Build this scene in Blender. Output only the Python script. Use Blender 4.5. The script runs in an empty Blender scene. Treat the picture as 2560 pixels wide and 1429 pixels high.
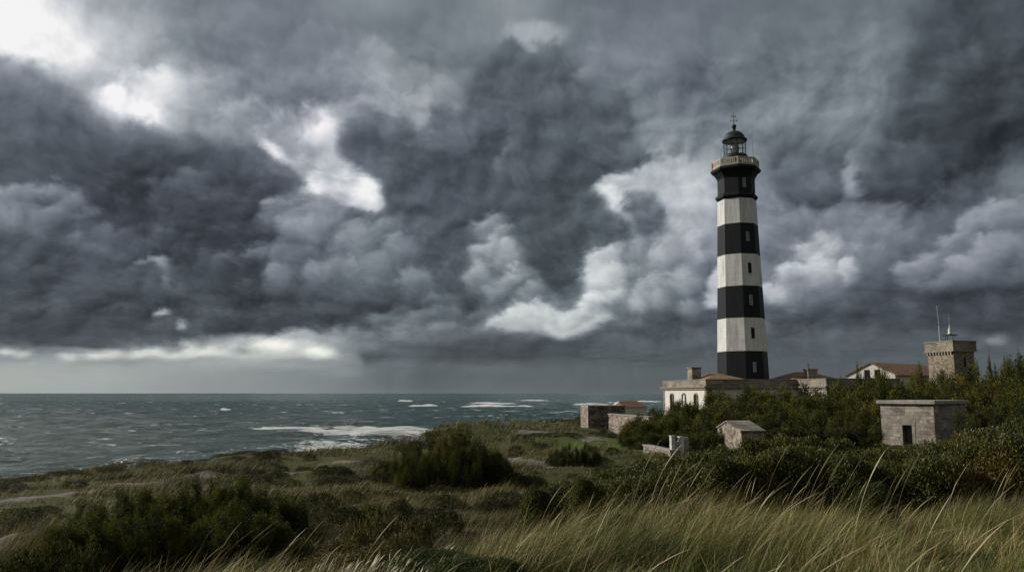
import bpy, math, numpy as np
from math import radians as R, sin, cos, tan, pi
from mathutils import Vector, Matrix

SC = bpy.context.scene
# ------------------------------------------------------------------ camera
EZ = 13.0                       # eye height above the sea
TILT = R(7.49); FOC = 2034.0
cam_d = bpy.data.cameras.new('camera'); cam = bpy.data.objects.new('camera', cam_d)
SC.collection.objects.link(cam); SC.camera = cam
cam.location = (0, 0, EZ); cam.rotation_euler = (pi/2 + TILT, 0, 0)
cam_d.sensor_width = 36; cam_d.lens = FOC/2560*36
cam_d.clip_start = 0.05; cam_d.clip_end = 80000
SC.view_settings.view_transform = 'Standard'; SC.view_settings.look = 'None'
SC.view_settings.exposure = 0.0; SC.view_settings.gamma = 1.0
SC.view_settings.use_curve_mapping = False
SC.cycles.max_bounces = 5; SC.cycles.diffuse_bounces = 2; SC.cycles.glossy_bounces = 2
SC.cycles.transmission_bounces = 3; SC.cycles.transparent_max_bounces = 6
SC.cycles.caustics_reflective = False; SC.cycles.caustics_refractive = False

ST, CT = sin(TILT), cos(TILT)
def ray(px, py):
    u = (px-1280)/FOC; v = (714.5-py)/FOC
    y = CT - v*ST; z = ST + v*CT
    return u/y, z/y             # x and z per unit of y
def S(py): return ray(1280, py)[1]
def at(px, py, Y):
    a, b = ray(px, py); return Vector((a*Y, Y, EZ + b*Y))

# ------------------------------------------------------------------ sun
SUN_AZ, SUN_EL = R(162), R(27)   # direction towards the sun (from +x, anticlockwise)
sun_d = bpy.data.lights.new('sun', 'SUN'); sun = bpy.data.objects.new('sun', sun_d)
SC.collection.objects.link(sun)
sun_d.energy = 4.0; sun_d.angle = R(2.5); sun_d.color = (1.0, 0.945, 0.86)
sv = Vector((cos(SUN_AZ)*cos(SUN_EL), sin(SUN_AZ)*cos(SUN_EL), sin(SUN_EL)))
sun.rotation_euler = sv.to_track_quat('Z', 'Y').to_euler()

# ------------------------------------------------------------------ sky (world)
def sky_tone():
    """Brightness of the cloud layer over azimuth and elevation (front part of the sky)."""
    NA, NE = 300, 170
    az = np.linspace(-38, 38, NA)*pi/180; el = np.linspace(-1.5, 30.5, NE)*pi/180
    A, E = np.meshgrid(az, el)
    dx = np.sin(A)*np.cos(E); dy = np.cos(A)*np.cos(E); dz = np.sin(E)
    cy = dy*CT + dz*ST; cz = -dy*ST + dz*CT
    X = 1280 + FOC*dx/cy; Y = 714.5 - FOC*cz/cy
    rows = {
     -160:[225,190,150,125,112,112,125,118,130,112,105,106,108,115,112,92,82],
     0:  [243,175,140,115,108,116,132,114,138,106,105,108,108,116,112,88,80],
     80: [243,200,165,122,108,112,114,114,135,106,106,106,100,106,112,90,80],
     160:[130,185,160,135,112,108,125,110,118,98,112,96,96,100,114,86,72],
     240:[105,125,180,165,115,110,148,125,95,92,100,92,104,106,114,80,68],
     320:[100,112,160,135,136,140,148,112,94,90,100,110,114,115,118,78,62],
     400:[85,82,82,90,110,150,100,92,88,86,120,145,112,100,100,74,82],
     480:[108,72,70,74,78,125,108,84,80,85,150,160,106,95,96,82,104],
     560:[88,84,68,70,73,108,113,84,118,80,118,148,120,118,112,98,104],
     640:[82,90,88,74,66,92,108,84,108,80,120,124,116,125,95,112,112],
     720:[76,78,80,74,68,70,84,78,102,86,118,108,116,108,82,98,88],
     800:[72,74,78,70,68,68,72,84,130,110,95,86,86,78,76,78,74],
     850:[100,80,84,115,145,150,110,95,90,92,90,88,88,88,90,88,92],
     885:[130,138,150,160,175,160,110,90,84,86,88,88,88,88,90,90,95],
     930:[160,158,152,139,134,124,110,102,98,97,96,93,92,92,92,92,94],
     1000:[156,154,150,140,135,126,116,108,106,102,99,97,95,95,95,95,96]}
    ys = np.array(sorted(rows)); G = np.array([rows[k] for k in ys], float); xs = np.arange(17)*160.0
    T = np.empty_like(X)
    Gx = np.array([np.interp(np.clip(X.ravel(), 0, 2560), xs, g) for g in G])
    yy = np.clip(Y.ravel(), ys[0], ys[-1]); k = np.clip(np.searchsorted(ys, yy)-1, 0, len(ys)-2)
    t = (yy-ys[k])/(ys[k+1]-ys[k]); t = t*t*(3-2*t); n = np.arange(len(yy))
    T = (Gx[k, n]*(1-t)+Gx[k+1, n]*t).reshape(X.shape)
    def sd_poly(P):
        P = np.array(P, float); d = np.full(X.shape, 1e18); ins = np.zeros(X.shape, bool)
        for i in range(len(P)):
            a, b = P[i], P[(i+1) % len(P)]
            e = b-a; wx, wy = X-a[0], Y-a[1]
            q = np.clip((wx*e[0]+wy*e[1])/(e@e+1e-9), 0, 1)
            d = np.minimum(d, (wx-q*e[0])**2+(wy-q*e[1])**2)
            c = ((a[1] > Y) != (b[1] > Y)) & (X < (b[0]-a[0])*(Y-a[1])/(b[1]-a[1]+1e-12)+a[0])
            ins ^= c
        return np.where(ins, -1, 1)*np.sqrt(d)
    def poly(P, v, soft, vb=None, w=1.0):
        nonlocal T
        m = 1/(1+np.exp(np.clip(sd_poly(P)/(soft*.34), -30, 30)))*w
        if vb is not None:
            p = np.array(P); a, b = p[:, 1].min(), p[:, 1].max()
            v = v+(vb-v)*np.clip((Y-a)/(b-a), 0, 1)
        T = T*(1-m)+v*m
    def ell(x, y, rx, ry, v, rot=0, w=1.0, hard=1.0):
        nonlocal T
        c, s = cos(R(rot)), sin(R(rot)); ux = ((X-x)*c+(Y-y)*s)/rx; uy = (-(X-x)*s+(Y-y)*c)/ry
        m = np.exp(-(ux*ux+uy*uy)**hard)*w
        T = T*(1-m)+v*m
    poly([(0,-200),(70,-200),(95,0),(140,60),(230,110),(240,165),(100,180),(60,150),(0,145),(-300,100),(-300,-200)], 243, 30)
    ell(150,90,60,40,205,30,.6)
    ell(400,215,75,45,212,10,.9,1.5); ell(350,275,75,26,236,18,1,1.4); ell(385,310,22,22,235); ell(330,85,40,22,170,35,.7); ell(400,100,25,16,170,0,.7)
    ell(450,250,90,40,165,15,.5)
    poly([(-300,110),(0,152),(100,188),(200,262),(290,318),(380,338),(500,352),(640,385),(735,430),(760,500),(715,560),(690,650),(500,700),(300,570),(220,480),(120,470),(0,478),(-300,480)], 108, 24, 62, .85)
    ell(160,330,120,50,100,20,.5)
    ell(330,470,160,60,62,0,.7); ell(520,600,150,70,66,20,.6)
    poly([(-100,505),(0,495),(60,480),(95,488),(130,463),(165,495),(215,520),(245,575),(200,602),(-100,575)], 118, 10, 88)
    ell(110,620,150,25,70,0,.6)
    ell(800,322,48,38,225,30,1,1.3); ell(690,382,50,14,200,38,.9,1.3)
    poly([(768,440),(790,405),(835,345),(858,400),(900,430),(945,465),(955,515),(880,522),(820,492),(780,478)], 196, 12)
    ell(905,470,34,30,238,0,1,1.5); ell(783,462,18,20,228)
    poly([(850,352),(880,312),(960,290),(1030,302),(1060,335),(1095,275),(1165,300),(1178,250),(1200,155),(1250,112),(1308,118),(1335,142),(1400,118),(1432,150),(1430,195),(1500,240),(1590,240),(1580,310),(1545,350),(1612,372),(1590,420),(1500,470),(1480,495),(1530,540),(1575,568),(1568,600),(1500,640),(1440,690),(1370,760),(1300,700),(1285,600),(1240,540),(1205,560),(1180,640),(1150,700),(1000,790),(860,815),(700,760),(700,700),(810,640),(830,560),(880,522),(960,520),(950,465),(900,425),(862,400)], 98, 12, 80, .9)
    ell(1300,150,60,30,92,0,.7); ell(1330,360,50,120,82,10,.5); ell(1400,480,120,60,82,-20,.5)
    ell(1120,460,150,45,82,5,.5); ell(1100,340,60,25,108,0,.5); ell(1300,400,25,70,112,20,.6)
    ell(960,600,50,95,118,10,.75,1.3); ell(1235,575,40,55,136,-15,.85,1.4); ell(1275,655,32,28,140,0,.8,1.4); ell(1290,735,60,20,112,0,.7,1.4)
    ell(1030,310,40,30,160,30,.7); ell(1010,190,60,25,150,50,.5)
    ell(1340,100,70,26,152,0,.8,1.5); ell(1480,170,25,70,125,20,.6)
    poly([(1498,485),(1550,440),(1610,395),(1680,385),(1785,420),(1795,540),(1745,640),(1690,580),(1672,520),(1640,488),(1605,485),(1570,515),(1590,560),(1535,540)], 172, 16)
    ell(1545,505,45,16,214,32,1,1.4); ell(1700,470,50,50,196,0,.8,1.3); ell(1700,560,40,16,180,30,.7)
    poly([(1563,522),(1598,490),(1640,490),(1668,525),(1652,582),(1640,640),(1605,610),(1592,548)], 88, 8)
    ell(1640,640,60,45,118,0,.6)
    ell(1520,665,32,45,196,10,.95,1.6); ell(1475,690,16,20,190,0,.9); ell(1600,740,60,22,150,-25,.7,1.4)
    poly([(1222,826),(1240,800),(1300,763),(1350,765),(1420,788),(1462,775),(1500,700),(1552,690),(1560,725),(1500,770),(1540,800),(1480,830),(1405,848),(1345,825),(1260,830)], 186, 9)
    ell(1280,800,40,14,212,-10,.9,1.5); ell(1440,790,30,16,205,-30,.8,1.5)
    poly([(1480,840),(1600,815),(1700,790),(1850,775),(1850,820),(1650,850)], 80, 14)
    poly([(900,885),(1100,855),(1250,838),(1500,852),(1430,893),(1260,908),(1050,898),(920,912)], 80, 12)
    ell(1120,800,120,14,88,0,.8,1.4); ell(1020,820,60,16,125,-8,.7,1.4); ell(1100,825,60,14,120,0,.6)
    poly([(2130,485),(2190,430),(2215,390),(2245,290),(2235,200),(2350,60),(2370,-200),(2800,-200),(2800,330),(2560,345),(2470,400),(2300,500),(2200,500)], 86, 14, 64)
    ell(2450,330,130,60,58,-30,.7); ell(2240,250,30,90,125,20,.4)
    poly([(1935,470),(1945,400),(1990,335),(2020,345),(2060,355),(2135,390),(2060,430),(2100,480),(2070,530),(1970,500)], 84, 12)
    ell(2130,440,28,45,152,25,.9,1.3); ell(2090,600,140,60,122,0,.4)
    poly([(1920,745),(1990,685),(2015,650),(2040,610),(2070,590),(2112,597),(2130,640),(2170,680),(2140,712),(2050,742),(1980,785)], 132, 12, 110)
    ell(2050,655,26,55,160,18,.9,1.3)
    poly([(1762,780),(1762,735),(1780,682),(1830,660),(1830,785)], 186, 7)
    poly([(2250,690),(2330,642),(2400,605),(2440,545),(2620,470),(2620,640),(2430,700),(2330,722),(2270,722)], 118, 10, 108)
    poly([(1880,800),(2050,812),(2150,765),(2300,735),(2700,700),(2700,820),(2460,832),(2300,775),(2200,775),(2000,806)], 70, 16)
    ell(2495,848,24,14,128,0,1,2); ell(2180,560,160,40,112,-20,.4)
    poly([(-200,680),(430,725),(700,755),(870,822),(820,835),(560,835),(380,872),(100,872),(60,850),(-200,838)], 76, 12)
    poly([(340,662),(390,640),(440,640),(442,700),(425,732),(420,690),(372,668)], 148, 9)
    ell(408,789,20,9,178,0,1,1.5); ell(468,822,9,9,215); ell(565,650,26,9,128,0,.9)
    ell(762,640,46,28,112,0,.9,1.8); ell(662,628,32,24,108,0,.9,1.8); ell(785,535,55,45,118,0,.8,1.6); ell(750,800,120,20,62,10,.6)
    ell(690,868,60,18,208,0,.9,1.5); ell(800,882,34,12,210,0,.9,1.5); ell(540,888,170,12,186,0,.8,1.5); ell(30,882,28,8,196,0,.9); ell(470,862,14,8,210); ell(640,850,60,10,180,0,.7); ell(745,838,40,12,186,0,.8)
    ell(860,930,60,14,150,0,.5); ell(1060,945,90,30,96,0,.5); ell(300,905,150,8,130,0,.5)
    def puffs(L_, top, base, sq=.85, w=.85):
        nonlocal T
        for x, y, q in L_:
            dx, dy = (X-x)/q, (Y-y)/(q*sq); d = np.hypot(dx, dy)
            sh = np.clip(.5-.30*dx-.62*dy, 0, 1)
            m = w/(1+np.exp(np.clip((d-1)*q/4.0, -30, 30)))*np.clip(1.25-.9*np.clip(dy, 0, 1), 0, 1)
            T = T*(1-m)+(base-3+(top-base)*sh*1.2)*m
    puffs([(40,505,42),(95,492,34),(135,480,32),(215,545,40),(170,515,44),(60,550,55),(130,565,60)], 132, 80)
    puffs([(350,375,40),(410,362,36),(480,385,46),(560,400,44),(640,425,46),(700,465,44)], 104, 74, 1, .5)
    puffs([(880,345,40),(930,325,42),(985,322,38),(1040,348,36),(1110,300,36),(1160,312,36),(1200,232,42),(1215,172,40),(1262,145,40),(1312,150,36),(1372,152,38),(1420,168,34)], 112, 82, 1, .8)
    puffs([(1250,230,60),(1350,240,60),(1470,280,60),(1550,300,50),(1120,400,60),(1000,400,60),(900,400,50),(1250,340,50),(1400,380,70),(1540,420,50)], 104, 78, .8, .6)
    puffs([(1480,520,44),(1530,560,40),(1440,590,50),(1380,540,60),(1360,640,50),(1430,660,44)], 104, 74, .9, .7)
    puffs([(745,560,36),(790,540,42),(840,562,42),(885,600,46),(940,640,52),(850,640,50),(780,602,42)], 134, 92)
    puffs([(640,635,28),(675,640,28),(722,650,42),(768,648,40),(820,700,50),(700,710,50)], 122, 80)
    puffs([(480,650,60),(560,690,60),(620,740,52),(480,560,70),(600,540,60)], 80, 60, .8, .7)
    puffs([(100,700,80),(200,740,66),(320,715,52),(260,650,50),(60,640,60),(160,800,60),(290,800,56),(420,830,50),(560,810,60),(700,800,60),(820,790,44)], 90, 68, .7, .65)
    puffs([(385,678,24),(412,702,20),(380,720,30),(450,690,24)], 92, 76)
    puffs([(960,740,60),(1060,750,60),(1140,760,50),(1000,680,60),(1100,640,60),(1130,560,50)], 98, 74, .75, .7)
    puffs([(1225,580,30),(1252,622,32),(1272,660,30),(1215,645,28),(1290,702,30),(1240,735,40)], 156, 100)
    puffs([(1490,665,22),(1520,650,27),(1542,690,28),(1500,712,27),(1552,732,24)], 212, 145)
    puffs([(1620,735,28),(1655,758,28),(1590,770,24),(1700,700,40),(1740,660,36),(1660,660,34)], 160, 108)
    puffs([(1585,520,20),(1620,505,23),(1648,530,22),(1615,552,28),(1630,592,24)], 98, 80)
    puffs([(1250,815,20),(1290,795,29),(1335,790,27),(1380,800,25),(1430,812,22),(1465,790,24),(1500,760,22)], 222, 160)
    puffs([(1950,745,32),(2000,705,38),(2035,652,38),(2075,622,36),(2110,642,32),(2060,692,52),(2130,692,36)], 176, 106)
    puffs([(2290,690,36),(2335,665,38),(2380,635,42),(2425,612,42),(2462,572,46),(2522,560,52),(2500,640,62),(2400,690,52)], 138, 90)
    puffs([(2210,450,38),(2225,400,38),(2240,330,38),(2245,270,36),(2257,210,38),(2292,140,42),(2330,60,46),(2300,420,60),(2330,300,70),(2420,180,70)], 94, 72, 1, .7)
    puffs([(1970,400,36),(2000,370,32),(2052,380,32),(2102,396,26),(2010,450,46),(2060,475,42)], 100, 80, 1, .8)
    puffs([(2130,300,60),(1700,260,70),(1850,200,80),(2000,230,80),(1700,90,80),(1950,80,80),(1500,60,70)], 122, 100, .6, .5)
    puffs([(560,130,90),(700,220,90),(640,60,80),(800,120,80),(900,220,70),(1000,60,80),(480,300,60),(600,300,60)], 126, 104, .6, .5)
    puffs([(20,880,20),(70,892,18),(180,902,22),(240,897,20),(290,887,22),(350,892,18),(400,882,20),(450,887,20),(490,882,22),(540,880,20),(590,874,22),(640,872,22),(690,870,24),(740,874,20),(790,882,20),(840,887,16)], 222, 146, .55, .7)
    puffs([(940,800,24),(1000,812,26),(1050,806,24),(1100,822,20),(1000,850,30),(920,850,24)], 132, 96, .6, .7)
    ell(430,235,150,60,176,25,.45); ell(400,215,70,40,225,15,.8,1.5); ell(350,278,88,34,234,22,.95,1.0); ell(190,130,110,60,205,35,.5); ell(60,60,120,90,246,30,.8)
    ell(580,290,150,45,152,18,.5); ell(720,330,90,34,172,20,.6); ell(800,322,50,38,232,30,1,1.4); ell(690,384,52,13,205,38,.9,1.4)
    ell(1020,250,150,50,150,35,.55); ell(1060,335,60,26,166,20,.6); ell(880,200,130,40,132,20,.5)
    ell(825,425,58,62,196,20,.8,1.0); ell(905,470,50,40,238,0,1,1.0); ell(783,462,20,20,232)
    ell(1340,100,80,28,158,0,.8,1.5); ell(1290,30,60,40,140,0,.5); ell(1470,180,22,70,134,20,.6); ell(1560,120,150,50,122,-20,.5)
    ell(1900,100,250,60,120,-8,.5); ell(2080,300,130,90,124,-15,.5); ell(2180,180,60,120,124,0,.5); ell(1700,330,80,50,126,0,.4)
    ell(2060,560,180,45,128,-8,.55); ell(2330,545,120,26,114,-25,.4)
    ell(560,872,330,18,150,2,.3,1.3); ell(330,872,30,12,112,0,.8); ell(445,868,26,10,104,0,.8); ell(610,880,22,9,128,0,.8); ell(860,878,26,12,118,0,.7); ell(130,880,40,12,112,0,.8); ell(750,862,20,8,130,0,.8); ell(520,900,70,6,126,0,.7); ell(300,908,60,6,130,0,.7); ell(760,905,80,6,120,0,.7); ell(700,866,60,15,226,0,.9,1.6); ell(800,882,36,11,224,0,.9); ell(370,885,60,9,205,0,.8); ell(250,893,40,9,196,0,.8); ell(520,885,60,10,214,0,.8)
    ell(200,925,300,14,152,0,.6); ell(1000,880,90,10,112,0,.5)
    ell(1020,240,170,70,152,35,.6,1.4); ell(1560,190,150,80,128,-20,.6); ell(1640,300,60,60,138,0,.6); ell(700,160,160,90,122,30,.5)
    ell(1120,180,40,60,130,0,.4); ell(2040,240,180,120,126,-15,.5); ell(1900,500,40,80,134,0,.5)
    H = [(852,352),(882,312),(935,292),(1000,300),(1040,330),(1062,335),(1090,280),(1165,300),(1178,250),(1200,155),(1250,112),(1308,118),(1335,142),(1400,118),(1432,150),(1430,195),(1500,240),(1580,235),(1585,310),(1555,350),(1612,372),(1590,420),(1500,470),(1480,495),(1530,540),(1575,568),(1568,600),(1500,640),(1440,690),(1400,740),(1330,700),(1300,600),(1245,540),(1180,560),(1080,560),(980,530),(950,465),(900,425),(862,400)]
    poly(H, 96, 9, 76, .92)
    puffs([(890,345,36),(940,322,38),(1000,335,40),(1120,305,32),(1165,320,34),(1205,225,34),(1225,165,34),(1275,142,32),(1320,165,32),(1385,150,34),(1420,185,36),(1540,270,44),(1570,390,36)], 108, 82, 1, .7)
    ell(1060,420,120,26,76,-5,.6); ell(1340,370,26,90,76,15,.7); ell(1180,480,90,24,74,0,.6); ell(1450,330,40,110,78,30,.5); ell(1460,560,60,60,74,0,.5)
    ell(1270,395,14,70,112,18,.7); ell(1120,345,60,18,106,0,.6); ell(1420,250,60,24,102,0,.6)
    ell(1340,805,170,34,142,-4,.45); ell(1530,700,60,95,146,10,.4); ell(1640,520,110,90,152,0,.35); ell(860,430,100,90,140,20,.35)
    ell(1210,925,140,14,106,0,.5); ell(640,915,160,10,148,0,.5); ell(1500,915,200,10,92,0,.5); ell(2350,900,200,14,100,0,.4)
    ell(1060,940,120,45,88,0,.45); ell(1010,935,30,50,120,8,.35); ell(130,950,200,20,160,0,.4)
    # more mid grey heaps between the dark masses, each lit on its upper left
    puffs([(700,560,46),(745,600,50),(820,585,54),(900,620,50),(960,585,44),(1010,640,50),(930,690,56),(860,700,50),(1040,720,50)], 140, 92, .9, .6)
    puffs([(1235,560,34),(1262,600,34),(1232,640,34),(1280,650,36),(1310,700,38),(1260,720,40),(1340,740,34),(1200,700,40)], 160, 100, .9, .65)
    puffs([(1600,640,36),(1640,680,40),(1700,640,40),(1590,700,34),(1660,730,38),(1730,720,40),(1740,780,36)], 150, 104, .9, .6)
    puffs([(300,600,44),(360,620,40),(300,660,40),(230,640,44),(420,600,40),(500,470,44),(430,500,50),(560,510,50)], 100, 72, .8, .6)
    puffs([(1000,790,36),(1060,800,34),(1120,790,40),(1180,800,30),(1090,760,44),(960,812,30)], 124, 84, .6, .6)
    puffs([(1930,600,50),(1990,560,54),(2180,600,60),(2120,540,50),(2200,660,50),(2250,600,44)], 136, 108, .8, .5)
    puffs([(560,330,50),(620,300,54),(700,340,50),(760,300,50),(520,280,50),(950,160,60),(1030,200,54),(1110,240,44)], 150, 118, .7, .45)
    ell(1490,700,26,40,196,10,.7,1.2); ell(1300,790,60,16,200,-6,.7,1.2)
    T = 101+(T-98)*1.16
    return np.clip(T/255.0, .2, 1)

def build_world():
    w = bpy.data.worlds.new('World'); SC.world = w; w.use_nodes = True
    nt = w.node_tree; N = nt.nodes; L = nt.links
    for n in list(N): N.remove(n)
    def nd(t, **k):
        n = N.new(t)
        for a, b in k.items(): setattr(n, a, b)
        return n
    def math_(op, a, b=None, c=None, clamp=False):
        n = nd('ShaderNodeMath', operation=op, use_clamp=clamp)
        for i, v in enumerate((a, b, c)):
            if v is None: continue
            if isinstance(v, (int, float)): n.inputs[i].default_value = v
            else: L.new(v, n.inputs[i])
        return n.outputs[0]
    def vmath(op, a, b=None):
        n = nd('ShaderNodeVectorMath', operation=op)
        for i, v in enumerate((a, b)):
            if v is None: continue
            if isinstance(v, tuple): n.inputs[i].default_value = v
            else: L.new(v, n.inputs[i])
        return n
    def mr(v, a, b, c, d, smooth=False):
        n = nd('ShaderNodeMapRange', interpolation_type='SMOOTHSTEP' if smooth else 'LINEAR')
        L.new(v, n.inputs[0])
        for i, q in enumerate((a, b, c, d)): n.inputs[i+1].default_value = q
        return n.outputs[0]
    tc = nd('ShaderNodeTexCoord'); sep = nd('ShaderNodeSeparateXYZ'); L.new(tc.outputs['Generated'], sep.inputs[0])
    az = math_('ARCTAN2', sep.outputs[0], sep.outputs[1]); el = math_('ARCSINE', sep.outputs[2])
    # cloud noise space: flatter lumps towards the horizon
    elw = math_('POWER', math_('MAXIMUM', math_('ADD', el, .04), 0.001), .75)
    cs = nd('ShaderNodeCombineXYZ'); L.new(az, cs.inputs[0]); L.new(math_('MULTIPLY', elw, 1.25), cs.inputs[1])
    def noise(vec, scale, det, rough, off=(0, 0, 0), dist=0):
        v = vmath('ADD', vec, off).outputs[0]
        n = nd('ShaderNodeTexNoise'); L.new(v, n.inputs['Vector']); n.inputs['Scale'].default_value = scale
        n.inputs['Detail'].default_value = det; n.inputs['Roughness'].default_value = rough; n.inputs['Distortion'].default_value = dist
        return n
    def puff(vec, scale, det, off=(0, 0, 0), smooth=.35):
        n = nd('ShaderNodeTexVoronoi', feature='SMOOTH_F1', voronoi_dimensions='2D', normalize=True); L.new(vmath('ADD', vec, off).outputs[0], n.inputs['Vector'])
        n.inputs['Scale'].default_value = scale; n.inputs['Detail'].default_value = det; n.inputs['Roughness'].default_value = .50
        n.inputs['Lacunarity'].default_value = 2.3; n.inputs['Smoothness'].default_value = smooth
        return math_('SUBTRACT', 1.0, n.outputs['Distance'])
    w0 = noise(cs.outputs[0], 7, 5, .55, (3.1, 1.7, .4))
    wd = vmath('MULTIPLY', vmath('SUBTRACT', w0.outputs['Color'], (.5, .5, .5)).outputs[0], (.09, .09, 0)).outputs[0]
    pv = vmath('ADD', cs.outputs[0], wd).outputs[0]
    h1 = puff(pv, 13, 3.5); h2 = puff(pv, 13, 3.5, (.010, -.014, 0))
    w1 = noise(cs.outputs[0], 24, 8, .6, (3.1, 1.7, .4))
    wv = vmath('SUBTRACT', w1.outputs['Color'], (.5, .5, .5)).outputs[0]
    sw = nd('ShaderNodeSeparateXYZ'); L.new(wv, sw.inputs[0])
    amp = mr(el, 0.0, .16, .12, 1.0, True)
    hw_ = math_('SUBTRACT', h1, .62)
    azw = math_('ADD', az, math_('MULTIPLY', math_('ADD', math_('MULTIPLY', sw.outputs[0], WARP), math_('MULTIPLY', hw_, PUFFW)), math_('ADD', math_('MULTIPLY', amp, .7), .3)))
    elv = math_('ADD', el, math_('MULTIPLY', math_('ADD', math_('MULTIPLY', sw.outputs[1], WARP), math_('MULTIPLY', hw_, -PUFFW*1.3)), amp))
    u = math_('DIVIDE', azw, 38*pi/180)
    v = math_('DIVIDE', math_('SUBTRACT', elv, 14.5*pi/180), 16*pi/180)
    uc = math_('MAXIMUM', math_('MINIMUM', u, 1.0), -1.0); vc = math_('MAXIMUM', math_('MINIMUM', v, 1.0), -1.0)
    T = sky_tone(); mean = float(T.mean())
    U, s, Vt = np.linalg.svd(T-mean, full_matrices=False)
    K = 54; total = None
    def vec3(x):
        c = nd('ShaderNodeCombineXYZ')
        for i in range(3): L.new(x, c.inputs[i])
        return c.outputs[0]
    uu, vv = vec3(uc), vec3(vc)
    def curve(rowsv, src, npts):
        n = nd('ShaderNodeVectorCurve'); L.new(src, n.inputs['Vector']); m = n.mapping
        for ci in range(3):
            c = m.curves[ci]; f = rowsv[ci]; g = np.linspace(-1, 1, len(f)); p = np.linspace(-1, 1, npts)
            val = np.interp(p, g, f)
            c.points[0].location = (-1, val[0]); c.points[-1].location = (1, val[-1])
            for x, y in zip(p[1:-1], val[1:-1]): c.points.new(float(x), float(y))
        m.update(); return n.outputs[0]
    for k in range(0, K, 3):
        fu = [Vt[k+i]/np.abs(Vt[k+i]).max()*.98 for i in range(3)]
        fv = [U[:, k+i]/np.abs(U[:, k+i]).max()*.98 for i in range(3)]
        sc = tuple(float(s[k+i]*np.abs(Vt[k+i]).max()*np.abs(U[:, k+i]).max()/.98**2) for i in range(3))
        a = curve(fu, uu, 240); b = curve(fv, vv, 160)
        d = vmath('DOT_PRODUCT', vmath('MULTIPLY', a, sc).outputs[0], b).outputs['Value']
        total = d if total is None else math_('ADD', total, d)
    tone = math_('ADD', total, mean)
    # billows: puffy cloud relief, lit from the upper left, plus soft broad variation
    bn = noise(cs.outputs[0], 8, 7, .5, (7.3, 2.2, 1.9), .15)
    rel = math_('SUBTRACT', h1, h2)
    zone = math_('MULTIPLY', mr(el, .02, .10, .25, 1, True), mr(el, .33, .46, 1, .25, True))
    det = math_('ADD', math_('MULTIPLY', math_('SUBTRACT', bn.outputs[0], .5), .08), math_('MULTIPLY', zone, math_('ADD', math_('MULTIPLY', rel, RELA), math_('MULTIPLY', hw_, RELB))))
    det = math_('MULTIPLY', det, mr(el, 0.0, .07, .25, 1.0, True))
    tone = math_('ADD', tone, math_('MULTIPLY', det, mr(tone, .2, .6, .8, 1.4)))
    # behind the viewer and overhead the cover is thinner and brighter
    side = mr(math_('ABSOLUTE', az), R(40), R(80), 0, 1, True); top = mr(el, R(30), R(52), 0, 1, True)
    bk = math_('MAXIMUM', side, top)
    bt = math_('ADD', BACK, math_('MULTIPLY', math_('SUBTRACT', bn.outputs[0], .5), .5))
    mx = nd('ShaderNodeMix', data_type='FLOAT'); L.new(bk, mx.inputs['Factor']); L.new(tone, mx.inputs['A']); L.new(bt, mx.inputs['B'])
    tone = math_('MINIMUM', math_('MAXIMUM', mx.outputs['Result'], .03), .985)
    lin = math_('POWER', tone, 2.2)
    cr = nd('ShaderNodeValToRGB'); L.new(tone, cr.inputs[0]); e = cr.color_ramp.elements
    e[0].position = .2; e[0].color = (.82, 1.0, 1.22, 1); e[1].position = .95; e[1].color = (1.0, 1.0, .985, 1)
    q = e.new(.42); q.color = (.85, 1.0, 1.165, 1)
    q = e.new(.62); q.color = (.91, 1.0, 1.08, 1)
    # slight violet and warm tints as in storm cloud
    hn = noise(cs.outputs[0], 3.1, 2, .5, (1, 9, 4))
    tint = nd('ShaderNodeValToRGB'); L.new(hn.outputs[0], tint.inputs[0]); f = tint.color_ramp.elements
    f[0].position = .38; f[0].color = (.985, 1.005, .985, 1); f[1].position = .66; f[1].color = (1.02, .995, 1.04, 1)
    hz = nd('ShaderNodeMix', data_type='RGBA'); L.new(mr(el, 0.0, .12, 1, 0, True), hz.inputs['Factor'])
    L.new(tint.outputs[0], hz.inputs['A']); hz.inputs['B'].default_value = (1.03, 1.02, .93, 1)
    col = vmath('MULTIPLY', vmath('MULTIPLY', cr.outputs[0], hz.outputs['Result']).outputs[0], vec3(lin)).outputs[0]
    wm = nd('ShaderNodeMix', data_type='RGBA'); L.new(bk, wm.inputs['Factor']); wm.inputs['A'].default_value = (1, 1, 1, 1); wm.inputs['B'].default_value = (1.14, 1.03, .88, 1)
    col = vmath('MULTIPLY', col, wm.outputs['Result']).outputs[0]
    sky = nd('ShaderNodeTexSky', sky_type='NISHITA', sun_disc=False); sky.sun_elevation = SUN_EL; sky.sun_rotation = pi/2-SUN_AZ
    sky.air_density = 1.0; sky.dust_density = 2.0
    b1 = nd('ShaderNodeBackground'); L.new(sky.outputs[0], b1.inputs[0]); b1.inputs[1].default_value = 0.05
    b2 = nd('ShaderNodeBackground'); L.new(col, b2.inputs[0]); b2.inputs[1].default_value = 1.0
    # the clear sky shows faintly only through the thinner cloud
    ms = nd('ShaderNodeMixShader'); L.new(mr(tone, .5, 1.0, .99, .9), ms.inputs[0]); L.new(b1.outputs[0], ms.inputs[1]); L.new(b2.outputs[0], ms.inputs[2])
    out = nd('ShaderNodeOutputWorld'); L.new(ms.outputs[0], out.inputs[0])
    w.cycles.sampling_method = 'MANUAL'; w.cycles.sample_map_resolution = 512
WARP = 0.027
PUFFW = 0.035; RELA = 0.33; RELB = 0.05
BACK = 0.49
build_world()

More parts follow.
